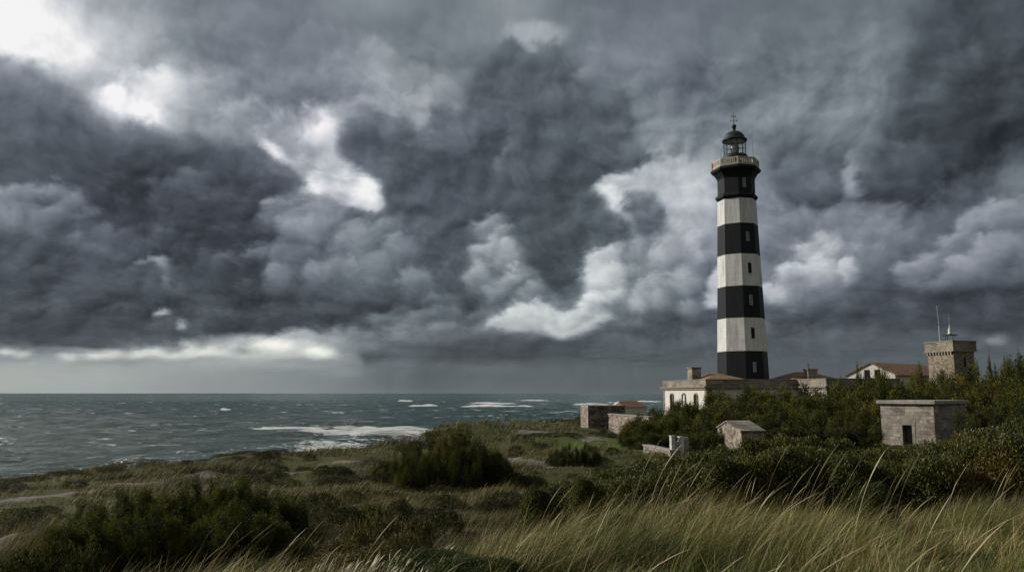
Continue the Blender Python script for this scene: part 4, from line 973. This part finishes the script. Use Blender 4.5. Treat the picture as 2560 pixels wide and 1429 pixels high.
w0 = at(1608, 1110, 53); w1 = at(1676, 1124, 48.5); ang = math.atan2(w1.y-w0.y, w1.x-w0.x); Lw = (w1-w0).to_2d().length; wz = Hz(w0.x, w0.y)-.6
lo = empty('low_stone_wall', (w0.x, w0.y, wz), ang); tag(lo, 'low stone boundary wall running up to the white gate post', 'wall')
h0, h1 = w0.z-wz, w1.z-wz
m = MB(); m.add([(0, 0, 0), (Lw, 0, 0), (Lw, .4, 0), (0, .4, 0), (0, 0, h0-.09), (Lw, 0, h1-.09), (Lw, .4, h1-.09), (0, .4, h0-.09)], [(0, 3, 2, 1), (4, 5, 6, 7), (0, 1, 5, 4), (1, 2, 6, 5), (2, 3, 7, 6), (3, 0, 4, 7)]); m.build('masonry', M['rubble'], lo)
m = MB(); m.add([(-.03, -.04, h0-.087), (Lw, -.04, h1-.087), (Lw, .44, h1-.087), (-.03, .44, h0-.087), (-.03, -.04, h0), (Lw, -.04, h1), (Lw, .44, h1), (-.03, .44, h0)], [(0, 3, 2, 1), (4, 5, 6, 7), (0, 1, 5, 4), (1, 2, 6, 5), (2, 3, 7, 6), (3, 0, 4, 7)]); m.build('coping', M['concrete'], lo)

# ------------------------------------------------------------------ vegetation prototypes
def leaves(P, D, L_, W_, g, tri=False):
    """leaf quads: base P, unit direction D, length, width"""
    n = len(P); A = g.normal(size=(n, 3)); Sd = np.cross(D, A); Sd /= np.linalg.norm(Sd, axis=1, keepdims=True)+1e-9
    L_ = np.broadcast_to(L_, (n,))[:, None]; W_ = np.broadcast_to(W_, (n,))[:, None]
    v0 = P; v1 = P+D*L_*.5+Sd*W_*.5; v2 = P+D*L_; v3 = P+D*L_*.5-Sd*W_*.5
    V = np.stack([v0, v1, v2, v3], 1).reshape(-1, 3); F = np.arange(4*n).reshape(n, 4); return V, F
def unit(a): return a/(np.linalg.norm(a, axis=-1, keepdims=True)+1e-9)
def dup(root):
    r = root.copy(); link(r)
    for ch in root.children: c = ch.copy(); link(c, r)
    return r
def shrub_proto(name, seed, style, mat):
    """unit crown: half-width 1, height 1, base at z=0 (sizes come from the scale of each copy)"""
    g = np.random.default_rng(seed)
    st = dict(plume=(360, 46, .27, .050, .024), near=(760, 78, .18, .026, .013), round=(2300, 12, .0, .048, .022), low=(420, 10, .0, .075, .028))[style]
    np_, nl, plen, ll, lw_ = st
    # lumpy envelope
    def env(a, t):   # radius factor by azimuth and height
        return (.74+.42*fbm(np.cos(a)*1.3+seed*3.1+5, np.sin(a)*1.3+t*1.4+9, 3))
    a = g.random(np_)*2*pi; t = g.random(np_)**.8
    q = np.sqrt(g.random(np_))*.45+.55*g.random(np_)**.35
    prof = np.sqrt(np.clip(1-(t*.96)**2.2, 0.02, 1))*(1 if style != 'low' else 1)
    rr_ = q*prof*env(a, t)
    B = np.stack([rr_*np.cos(a), rr_*np.sin(a), t*(.80+.30*fbm(rr_*np.cos(a)*1.6+seed, rr_*np.sin(a)*1.6+2, 3))], 1)
    up = {'plume': .8, 'near': .75, 'round': .5, 'low': .7}[style]
    ax = unit(np.stack([np.cos(a)*rr_*.75+.14, np.sin(a)*rr_*.75, np.full(np_, up)], 1)+g.normal(size=(np_, 3))*.22)
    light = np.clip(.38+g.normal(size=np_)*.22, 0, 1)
    if plen:
        nlb = {'plume': 24, 'near': 42}[style]; la = g.random(nlb)*2*pi; lt = g.random(nlb)**.95; lq = .45+.5*g.random(nlb)**.5
        lr = lq*np.sqrt(np.clip(1-(lt*.88)**3.5, .03, 1)); LC = np.stack([lr*np.cos(la), lr*np.sin(la), .02+lt*(.52+.3*g.random(nlb))], 1)
        li = g.integers(0, nlb, np_); dv = unit(g.normal(size=(np_, 3))+np.array([.1, 0, .6])+LC[li]*np.array([1, 1, 0])*.9)
        B = LC[li]+dv*np.array([.11, .11, .09]); ax = unit(dv+np.array([.12, 0, .15])); light = np.clip(.36+g.normal(size=nlb)[li]*.22+.16*dv[:, 2]+g.normal(size=np_)*.1, 0, 1)  # upward plumes get a paler leaf tone, painting in lit tops
    if plen:
        s = g.random((np_, nl)); wdt = .072*np.sin(np.clip(s, .02, .98)*pi)**.7*(1-.35*s)*(1.5 if style == 'plume' else .95)
        L0 = plen*(.4+.6*g.random(np_))
        off = g.normal(size=(np_, nl, 3))*wdt[..., None]
        P = B[:, None, :]+ax[:, None, :]*(s*L0[:, None])[..., None]+off
        P[..., 2] *= 1.0
        D = unit(ax[:, None, :]+g.normal(size=(np_, nl, 3))*.6)
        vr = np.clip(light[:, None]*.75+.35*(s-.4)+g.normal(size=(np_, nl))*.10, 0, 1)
    else:
        off = g.normal(size=(np_, nl, 3))*np.array([.045, .045, .04]); P = B[:, None, :]+off; D = unit(ax[:, None, :]*.6+g.normal(size=(np_, nl, 3)))
        vr = np.clip(light[:, None]+g.normal(size=(np_, nl))*.22, 0, 1)
        vr[g.random(vr.shape) < .06] = 1.0
    P = P.reshape(-1, 3); D = D.reshape(-1, 3); vr = vr.ravel(); n = len(P)
    P[:, 2] = np.maximum(P[:, 2], .02)
    P[:, 2] /= np.percentile(P[:, 2], 98.5)*1.02; P[:, :2] /= np.percentile(np.hypot(P[:, 0], P[:, 1]), 97)
    V, F = leaves(P, D, ll*(.6+.8*g.random(n)), lw_*(.6+.8*g.random(n)), g)
    root = empty(name, (0, 0, 0))
    o = npmesh('foliage', V, F, mat, root, attrs={'var': np.repeat(vr, 4)})
    m = MB(); m.tube([(0, 0, -.12), (.02, .0, .18), (.05, .03, .45)], [.045, .035, .015], 6)
    for k in range(9 if style != 'low' else 4):
        b = g.random()*6.28; l = .35+.4*g.random(); m.tube([(0, 0, .05+.1*g.random()), (l*.45*cos(b), l*.45*sin(b), .3), (l*cos(b), l*sin(b), .5+.35*g.random())], [.026, .018, .006], 5)
    m.build('stems' if style in ('round', 'low') else 'trunk', M['bark'], root)
    return root
PROTO = {}
def get(style, mk, seed, name):
    k = (style, mk, seed)
    if k not in PROTO: PROTO[k] = [shrub_proto(name, seed, style, M[mk]), False]
    r, used = PROTO[k]
    if used: return dup(r)
    PROTO[k][1] = True; return r
def plant(name, cat, label, group, style, mk, seed, x, y, ztop, halfw, rot=0, depth=None, minh=.5):
    z0 = Hz(x, y)-.08; h = max(ztop-z0, minh); o = get(style, mk, seed, name)
    o.location = (x, y, z0); o.rotation_euler = (0, 0, rot); o.scale = (halfw, depth or halfw, h/1.05); o.name = name
    tag(o, label, cat, group); return o
def clear(x, y, extra=0):
    ok = np.ones(len(x), bool)
    for px_, py_, w_ in paths:
        for a, b, w in zip(px_[::4], py_[::4], w_[::4]): ok &= (x-a)**2+(y-b)**2 > (w*.42+extra)**2
    return ok
ORD = 'first second third fourth fifth sixth seventh eighth ninth tenth eleventh twelfth thirteenth fourteenth fifteenth sixteenth seventeenth eighteenth nineteenth twentieth twenty-first twenty-second twenty-third twenty-fourth twenty-fifth twenty-sixth twenty-seventh twenty-eighth twenty-ninth thirtieth'.split()
g5 = np.random.default_rng(55)
def row(pts, Y0, name, cat, lab, group, style, mk, seeds, halfpx, jy=3, squash=1.0):
    """pts: (px, top py); label gets its place counted from the left"""
    for i, (px, py) in enumerate(pts):
        Y = Y0+g5.uniform(-jy, jy); p = at(px, py, Y); hwm = halfpx/FOC*Y*g5.uniform(.85, 1.2)
        plant(name, cat, lab % ORD[i], group, style, mk, seeds[i % len(seeds)], p.x, p.y, p.z, hwm, g5.uniform(0, 6.28), minh=.4)
# dense tamarisk thicket round the buildings: back, middle and front rows
def outline(pxs, tab): return [(x, float(np.interp(x, *zip(*tab)))+g5.uniform(-7, 7)) for x in pxs]
back = [(1660,1012),(1700,1003),(1760,990),(1830,982),(1880,968),(1930,968),(1980,964),(2040,974),(2100,966),(2150,952),(2200,944),(2250,940),(2300,940),(2350,934),(2400,930),(2440,915),(2500,905),(2560,908),(2640,905)]
row(outline(np.arange(1672, 2640, 46), back), 92, 'tamarisk_tree', 'tree', 'feathery dark green tamarisk in the back row before the buildings, %s from the left', 'tamarisks in the back row', 'plume', 'tam', [1, 2, 3, 4], 56, 5)
mid = [(1600,1045),(1650,1025),(1700,1015),(1800,1005),(1900,998),(2000,990),(2100,985),(2200,970),(2300,958),(2400,958),(2500,948),(2640,940)]
row(outline(np.arange(1612, 2640, 44), mid), 76, 'tamarisk_tree', 'tree', 'bushy olive tamarisk in the middle row of the thicket, %s from the left', 'tamarisks in the middle row', 'plume', 'tam', [2, 4, 1, 3], 58, 4)
frt = [(1580,1066),(1640,1050),(1700,1040),(1800,1032),(1900,1030),(2000,1020),(2100,1015),(2190,1012),(2300,1000),(2420,985),(2500,980),(2640,975)]
row(outline([1590, 1632, 1676, 1722, 1770, 1900, 1945, 1990, 2036, 2082, 2128, 2172, 2420, 2462, 2506, 2550, 2600], frt), 64, 'tamarisk_tree', 'tree', 'low spreading tamarisk with orange tinges in the front row, %s from the left', 'tamarisks in the front row', 'plume', 'tam', [3, 1, 4, 2], 54, 3)
row(outline([1604, 1648, 1740, 1790, 1930, 1975, 2020, 2068, 2115, 2160], [(1580,1092),(1700,1078),(1800,1074),(1950,1058),(2100,1050),(2200,1052)]), 56, 'tamarisk_tree', 'tree', 'dark low tamarisk at the thicket foot above the silvery hedge, %s from the left', 'tamarisks at the thicket foot', 'plume', 'tam_dark', [5, 6], 46, 1.5)
row([(2425, 1012), (2455, 1030), (2495, 1022), (2540, 1015)], 52, 'tamarisk_tree', 'tree', 'dark tamarisk right of the flat roofed hut, %s from the left', 'tamarisks beside the flat roofed hut', 'plume', 'tam_dark', [6, 5], 42, 1.5)
row([(2145, 918), (2195, 925), (2292, 914), (2478, 897), (2510, 902), (2553, 893)], 88, 'young_tamarisk', 'tree', 'slender upright tamarisk rising above the thicket, %s from the left', 'slender tamarisks above the thicket', 'plume', 'tam', [2, 4], 15, 2)
# bushes by the left ruin and the far field hedge
row([(1485, 1079), (1508, 1073), (1532, 1083)], 76, 'round_bush', 'bush', 'low rounded grey green bush on the lawn before the stone block, %s from the left', 'rounded bushes by the stone block', 'low', 'heath', [21, 22], 17, 1)
row([(1462, 1042), (1448, 1038), (1630, 1018), (1600, 1032)], 96, 'bush', 'bush', 'dark bush close to the stone block and small red roofed house, %s', 'bushes round the stone block', 'low', 'tam_dark', [23], 16, 2)
for i, x in enumerate(np.arange(1322, 1440, 15)):
    p = at(x, 1046+g5.uniform(-1, 1), 112); plant('hedge_bush', 'hedge', 'dark clipped bush in the hedge across the far field, %s from the left' % ORD[i], 'bushes of the far field hedge', 'low', 'tam_dark', 23 if i % 2 else 24, p.x, p.y, p.z, .75, i)
row([(1245, 1044), (1270, 1041), (1292, 1047)], 98, 'bush', 'bush', 'dark bush on the mound at the cliff top, %s from the left', 'bushes on the cliff top mound', 'low', 'tam_dark', [24], 19, 2)
# silvery small-leaved hedge in the middle distance
hd = [(1540,1178),(1600,1160),(1680,1140),(1760,1122),(1820,1112),(1880,1098),(1940,1088),(2000,1086),(2060,1092),(2110,1102),(2160,1125),(2240,1130),(2300,1125),(2360,1098),(2430,1072),(2500,1058),(2570,1052),(2680,1045)]
row(outline(np.arange(1560, 2700, 66), hd), 24, 'silvery_shrub', 'shrub', 'small leaved silvery shrub on the hedge crest behind the grass, %s from the left', 'shrubs of the hedge crest', 'round', 'hedge', [11, 12, 13], 92, 1.0)
row([(x, y+28) for x, y in outline(np.arange(1500, 2700, 76), hd)], 19.5, 'silvery_shrub', 'shrub', 'small leaved shrub on the near side of the hedge, %s from the left', 'shrubs of the near hedge side', 'round', 'hedge', [12, 13, 11], 100, .8)
row([(1345,1216),(1400,1203),(1460,1190),(1520,1180)], 20, 'silvery_shrub', 'shrub', 'low leggy grey leaved shrub left of the hedge, %s from the left', 'low shrubs left of the hedge', 'round', 'hedge', [13, 12], 60, 1.2)
# the big dark bush in the centre
row([(995,1140),(1030,1112),(1075,1092),(1120,1078),(1160,1076),(1200,1098),(1232,1128)], 37, 'tamarisk_bush', 'bush', 'tall dark feathery bush in the central clump, %s from the left', 'bushes of the central clump', 'near', 'tam', [31, 32], 54, 1.6)
# big dark clump on the left
row([(230,1262),(300,1232),(370,1222),(440,1205),(505,1212),(565,1205),(630,1218),(690,1222)], 22.5, 'tamarisk_bush', 'bush', 'tall brown tipped bush at the back of the left clump, %s from the left', 'back bushes of the left clump', 'near', 'tam', [32, 31, 33], 78, 1.0)
row([(180,1300),(270,1290),(360,1275),(450,1265),(540,1262),(620,1268),(690,1285)], 18.5, 'tamarisk_bush', 'bush', 'dark green bush at the front of the left clump, %s from the left', 'front bushes of the left clump', 'near', 'tam', [33, 32, 31], 92, 1.0)
row([(60,1375),(150,1345),(-10,1400),(210,1372)], 15, 'low_bush', 'bush', 'low dark leafy bush in the bottom left corner, %s', 'bottom left low bushes', 'low', 'heath', [21, 22], 75, .8)
# small bushes over the heath
row([(1400,1118),(1435,1112),(1478,1110),(1385,1135)], 47, 'dark_bush', 'bush', 'compact dark bush between the path and the lawn, %s from the left', 'compact bushes by the lawn', 'near', 'tam_dark', [32], 26, 1.5)
row([(1300,1090),(1340,1094),(1380,1090),(1425,1088)], 70, 'dune_bush', 'bush', 'low brownish bush before the pale far path, %s from the left', 'low bushes before the far path', 'low', 'heath', [22, 21], 30, 2)
HM = [(620,1128,58),(650,1130,58),(700,1132,60),(742,1134,60),(600,1140,56),(560,1144,55),(510,1148,54),(470,1154,54),(420,1160,53),(380,1166,52),(345,1174,51),
      (850,1118,69),(880,1113,69),(905,1120,69),(940,1128,70),(1005,1110,60),(1040,1100,62),(140,1178,45),(175,1176,46),(205,1182,45),(265,1178,47),(290,1182,47),(60,1190,42),(20,1196,41),(100,1192,42),
      (640,1186,40),(690,1178,44),(760,1168,46),(800,1172,42),(830,1190,38),(720,1196,38),(600,1192,42),(930,1150,50),(20,1205,37),(190,1200,38),(50,1268,29),(110,1262,29),(15,1292,27),(70,1290,26),
      (870,1262,24),(930,1258,24),(800,1228,28),(880,1220,30),(1105,1150,52),(1280,1180,36),(1320,1188,36),(1000,1245,24),(1110,1262,22),(1010,1060+55,75),(1120,1068,78),(1160,1060,80),(1200,1056,84),(1080,1080,74),(1350,1105,60),(1290,1112,56)]
HM.sort()
for i, (px, py, Y) in enumerate(HM):
    p = at(px, py, Y); hwm = (24 if Y > 40 else 42)/FOC*Y*g5.uniform(.9, 1.5)
    side = 'left' if px < 560 else 'centre' if px < 980 else 'right'
    k = sum(1 for q in HM[:i] if (q[0] < 560) == (px < 560) and (q[0] < 980) == (px < 980))
    where = {'left': 'turf left of the headland path', 'centre': 'heath between the two dark clumps', 'right': 'dune slope round the central clump'}[side]
    plant('heath_mound', 'bush', 'low dark heath mound on the %s, %s from the left' % (where, ORD[k]), 'heath mounds on the headland', 'low', 'heath' if i % 3 else 'tam_dark', 21 if i % 2 else 22, p.x, p.y, p.z, hwm, i*1.3, minh=.32)
g6 = np.random.default_rng(19)
for gi, (lo_, hi_, wh) in enumerate(((430, 960, 'turf beyond the left clump'), (1240, 1540, 'slope before the hedge'), (700, 1350, 'grass beyond the foreground'))):
    P_ = sorted([(g6.uniform(lo_, hi_), g6.uniform(24, 56) if gi != 2 else g6.uniform(17, 30)) for _ in range((26, 18, 22)[gi])])
    for i, (px, Y) in enumerate(P_):
        a, _ = ray(px, 1200); x_ = a*Y
        if edge(np.array([x_]), np.array([Y]))[0] < 1 or not clear(np.array([x_]), np.array([Y]))[0]: continue
        plant('heath_tussock', 'bush', 'small dark tussock on the %s, %s from the left' % (wh, ORD[i]), 'heath tussocks on the ' + wh, 'low', 'heath', 22 if i % 2 else 21, x_, Y, Hz(x_, Y)+g6.uniform(.22, .5), g6.uniform(.4, 1.0), i*1.1, minh=.22)
# foreground weeds and heather
for i, (px, py, Y, mk, w) in enumerate([(900,1300,13,'heather',.5),(960,1282,14.5,'heather',.55),(1040,1290,13.5,'heather',.45),(1000,1330,11.0,'heather',.45),(860,1345,10.0,'heather',.4),(930,1365,9.2,'heather',.4),
        (1090,1372,8.2,'weed',.5),(1160,1390,7.6,'weed',.45),(1240,1395,7.5,'weed',.35),(820,1385,8.4,'heather',.5),(620,1405,8.2,'weed',.35),(700,1395,8.6,'weed',.4),(1560,1285,10.0,'weed',.3),(1700,1250,11.5,'weed',.35),(2180,1205,13,'weed',.4)]):
    p = at(px, py, Y); nm = 'heather_clump' if mk == 'heather' else 'leafy_weed'
    txt = 'brown wiry heather clump in the foreground, %s of its kind from the left' if mk == 'heather' else 'bright green leafy weed clump in the foreground grass, %s of its kind from the left'
    k = sum(1 for q in [900,960,1040,1000,860,930,820] if q < px) if mk == 'heather' else sum(1 for q in [1090,1160,1240,620,700,1560,1700,2180] if q < px)
    plant(nm, 'heather' if mk == 'heather' else 'weed', txt % ORD[k], 'foreground heather' if mk == 'heather' else 'foreground weeds', 'low' if mk == 'heather' else 'round', mk, 41 if mk == 'heather' else 42, p.x, p.y, p.z, w, i, minh=.22)

# ------------------------------------------------------------------ grass (nobody could count it)
def blades(name, x, y, L_, W_, lean, bend, col, az, label, seg=5, head=None, zoff=0, cat='grass'):
    """x,y roots; L length; lean 0..1 from upright; bend extra towards the tip; az heading (world angle)"""
    n = len(x); z = H(x, y)-.04+zoff
    t = np.linspace(0, 1, seg+1)[None, :]
    ang = lean[:, None]+bend[:, None]*t**1.6           # angle from vertical along the blade
    ds = L_[:, None]/seg; hx = np.concatenate([np.zeros((n, 1)), np.cumsum(np.sin(ang[:, 1:])*ds, 1)], 1); hz = np.concatenate([np.zeros((n, 1)), np.cumsum(np.cos(ang[:, 1:])*ds, 1)], 1)
    cx = x[:, None]+hx*np.cos(az)[:, None]; cy = y[:, None]+hx*np.sin(az)[:, None]; cz = z[:, None]+hz
    prof = np.clip(1.0-t**2.2, .06, 1)*W_[:, None]*.5
    if head is not None: prof = np.where(head[:, None] & (t > .68), W_[:, None]*1.05*np.sin(np.clip((t-.68)/.32, 0, 1)*pi*.86+.4)+.0005, np.where(head[:, None], W_[:, None]*.35, prof))
    fa = rng.random(n)*pi; ox, oy = np.cos(fa), np.sin(fa)
    V = np.stack([np.stack([cx-prof*ox[:, None], cy-prof*oy[:, None], cz], -1), np.stack([cx+prof*ox[:, None], cy+prof*oy[:, None], cz], -1)], 2)  # n,seg+1,2,3
    V = V.reshape(-1, 3); b = (np.arange(n)*(seg+1)*2)[:, None]+(np.arange(seg)*2)[None, :]
    F = np.stack([b, b+1, b+3, b+2], -1).reshape(-1, 4)
    tt = np.broadcast_to(t, (n, seg+1)); base = col[:, None, :]*np.ones((1, seg+1, 1))
    C_ = np.repeat(base.reshape(-1, 3), 2, axis=0)
    o = npmesh(name, V, F, M['grass'], attrs={'Col': C_}); tag(o, label, cat, None, 'stuff'); return o
def palette(n, mix, g):
    """mix: weights of green, olive, tan, straw, brown"""
    P = np.array([(.070, .098, .014), (.135, .132, .028), (.31, .25, .095), (.58, .48, .23), (.12, .08, .032)])
    k = np.array([g.choice(5, p=mix) for _ in range(1)]) if n == 1 else g.choice(5, n, p=mix)
    return np.clip(P[k]*(.30+1.3*g.random((n, 1))**1.4)*(1+g.normal(size=(n, 3))*.06), .005, 1)
gg = np.random.default_rng(77)
# foreground marram: tufts on the dune crest, thick to the right
def tufts(n, xr, yr, dens, per, spread):
    X0 = gg.uniform(*xr, n*4); Y0 = gg.uniform(*yr, n*4); k = gg.random(n*4) < dens(X0, Y0); X0, Y0 = X0[k][:n], Y0[k][:n]
    q = gg.integers(per//2, per*3//2, len(X0)); rep = np.repeat(np.arange(len(X0)), q)
    x = X0[rep]+gg.normal(size=len(rep))*spread; y = Y0[rep]+gg.normal(size=len(rep))*spread; return x, y, rep, len(X0)
def vis(x, y): u = x/np.maximum(y, .1); return (np.abs(u) < .74)
def dens_f(x, y):
    u = x/y; hollow = sstep(fbm(x*.75+31, y*1.1+18, 3), .42, .52)*.93+.07; lim = np.interp(u, [-.7, -.45, -.25, -.1, .0, .1, .8], [5.5, 7.8, 8.8, 10.5, 12.5, 14.5, 15.5])
    return hollow*vis(x, y)*(y < lim)*(y > 2.8)*(.10+.95*sstep(fbm(x*.9+3, y*.9+8, 3), .36, .58))*np.interp(u, [-.5, -.1, .1], [.7, .85, 1.0])
x, y, rep, nt2 = tufts(4600, (-9, 13), (2.8, 15.5), dens_f, 38, .065)
n = len(x); tl = gg.uniform(.55, 1.0, nt2)[rep]; right = sstep(x/y, -.25, .15)
taz = (gg.normal(size=nt2)*.35)[rep]+(fbm(x*.5+2, y*.5+60, 3)-.5)*2.4
pal = np.clip(gg.random(nt2)*.6+.2+(fbm(x[np.searchsorted(rep, np.arange(nt2))]*.7+11, y[np.searchsorted(rep, np.arange(nt2))]*.7+3, 3)-.5)*2.6, 0, 1)[rep]; col = np.where(pal[:, None] < .40, palette(n, [.52, .34, .08, .03, .03], gg), np.where(pal[:, None] < .8, palette(n, [.15, .35, .33, .12, .05], gg), palette(n, [.05, .15, .45, .28, .07], gg)))
blades('marram_grass', x, y, tl*(.55+.9*fbm(x*.8+21, y*.8+2, 2))*gg.uniform(.45, 1.1, n)*(.55+.35*right), gg.uniform(.0028, .0062, n), gg.uniform(.15, 1.1, n), gg.uniform(.3, 1.3, n), col, taz+gg.normal(size=n)*.5+.05,
       'long wind bent marram grass, green and straw coloured, filling the foreground', 6)
# pale seed stalks
k = 700; u = gg.uniform(-.45, .68, k); yy = gg.uniform(3.6, 14.5, k)**1.0; ok = dens_f(u*yy, yy) > .3; x, y = (u*yy)[ok], yy[ok]; n = len(x)
blades('marram_seed_stalks', x, y, gg.uniform(.75, 1.3, n)*(.7+.3*sstep(x/y, -.1, .2)), gg.uniform(.0026, .0042, n), gg.uniform(.1, .75, n), gg.uniform(.3, .8, n), np.array([(.50, .42, .25)])*gg.uniform(.6, 1.15, (n, 1)), gg.normal(size=n)*.3,
       'tall pale seed stalks of marram leaning right over the foreground grass', 9, np.ones(n, bool))
# tall stalks in front of the dark hedge gap, where the photo has its tallest ones
pts = [(2095,1108,9.0),(2122,1115,9.3),(2170,1112,9.0),(2222,1126,9.2),(2020,1152,9.6),(2058,1148,9.8),(1928,1215,8.6),(1910,1195,9.2),(2525,1138,9.4),(2555,1145,9.0),(1660,1090,13),(1700,1095,13),(2278,1155,9),(2318,1120,9.5),(1405,1205,11),(1560,1190,11),(1980,1105,13),(1790,1150,12)]
xs, ys_, Ls = [], [], []
for px, py, Y in pts:
    p = at(px, py, Y); Lh = p.z-Hz(p.x-.35, Y); xs.append(p.x-.42*Lh); ys_.append(Y); Ls.append(Lh*1.13)
n = len(xs); blades('tall_grass_stalks', np.array(xs), np.array(ys_), np.array(Ls), np.full(n, .0085), np.full(n, .16), gg.uniform(.45, .7, n), np.array([(.42, .38, .24)])*gg.uniform(.8, 1.1, (n, 1)), gg.normal(size=n)*.08,
       'tallest ripe grass stalks with long heads standing against the dark hedge', 12, np.ones(n, bool))
k = 900; u = gg.uniform(.1, .72, k); yy = gg.uniform(3.2, 6.5, k); x, y = u*yy, yy
blades('broad_green_blades', x, y, gg.uniform(.45, .95, k), gg.uniform(.004, .0075, k), gg.uniform(.05, .9, k), gg.uniform(.0, .7, k), np.array([(.11, .15, .03)])*gg.uniform(.6, 1.5, (k, 1)), gg.uniform(-1.2, 1.6, k)+np.where(gg.random(k) < .25, pi, 0),
       'coarse bright green grass blades crossing each other at the lower right', 7)
# small pale flower heads low on the left of the foreground
k = 420; u = gg.uniform(-.40, -.08, k); yy = gg.uniform(6.6, 9.2, k); x, y = u*yy, yy
blades('hare_tail_heads', x, y, gg.uniform(.18, .36, k), gg.uniform(.004, .0075, k), gg.uniform(.1, .5, k), gg.uniform(.2, .9, k), np.array([(.55, .52, .36)])*gg.uniform(.7, 1.1, (k, 1)), gg.normal(size=k)*.6,
       'small cream seed heads nodding in the lower left foreground grass', 6, np.ones(k, bool))
# low ground cover in the foreground
k = 60000; u = gg.uniform(-.75, .75, k); yy = 3+(gg.random(k)**.8)*14; x, y = u*yy, yy; n = k
blades('low_turf', x, y, gg.uniform(.08, .24, n), gg.uniform(.006, .012, n), gg.uniform(.1, 1.0, n), gg.uniform(.2, 1.0, n), palette(n, [.5, .3, .05, .0, .15], gg)*.5, gg.uniform(-1.2, 1.2, n), 'short dense turf of mixed weeds between the taller grass', 3)  # turf colour halved, painting shade into the gaps between tufts
# middle and far dune grass
def dens_m(x, y):
    m = (edge(x, y) > .6)*vis(x, y)*(1-lawnmask(x, y)*.85); return m*(.15+.95*sstep(fbm(x*.18+13, y*.18+5, 4), .42, .58))
for (y0, y1, nt3, per, ln, wd_, sp_) in ((13, 30, 5200, 26, .50, .011, .13), (30, 58, 6500, 16, .52, .022, .2), (58, 125, 6000, 10, .55, .045, .35)):
    Yq = gg.uniform(y0, y1, nt3*3); Xq = gg.uniform(-.72, .62, nt3*3)*Yq; kk = gg.random(nt3*3) < dens_m(Xq, Yq)
    Xq, Yq = Xq[kk][:nt3], Yq[kk][:nt3]; ok = clear(Xq, Yq); Xq, Yq = Xq[ok], Yq[ok]
    q = gg.integers(per//2, per*3//2, len(Xq)); rep = np.repeat(np.arange(len(Xq)), q); n = len(rep)
    x = Xq[rep]+gg.normal(size=n)*sp_; y = Yq[rep]+gg.normal(size=n)*sp_
    tone = (fbm(Xq*.12+40, Yq*.12+3, 3)+gg.normal(size=len(Xq))*.07)[rep][:, None]
    col = np.where(tone < .46, palette(n, [.38, .37, .10, .02, .13], gg), np.where(tone < .56, palette(n, [.15, .40, .27, .06, .12], gg), palette(n, [.08, .42, .32, .07, .11], gg)))*.62
    hsc = (.55+.9*sstep(fbm(Xq*.3+1, Yq*.3+9, 3), .4, .65))[rep]
    blades('dune_grass', x, y, ln*hsc*gg.uniform(.5, 1.1, n), np.full(n, wd_)*gg.uniform(.6, 1.2, n), gg.uniform(.1, .75, n), gg.uniform(.2, .9, n), col, gg.normal(size=n)*.5,
           {13: 'tussocky olive dune grass just beyond the foreground crest', 30: 'windswept dune grass over the middle of the headland', 58: 'fine pale green grass on the far headland towards the buildings'}[y0], 3)
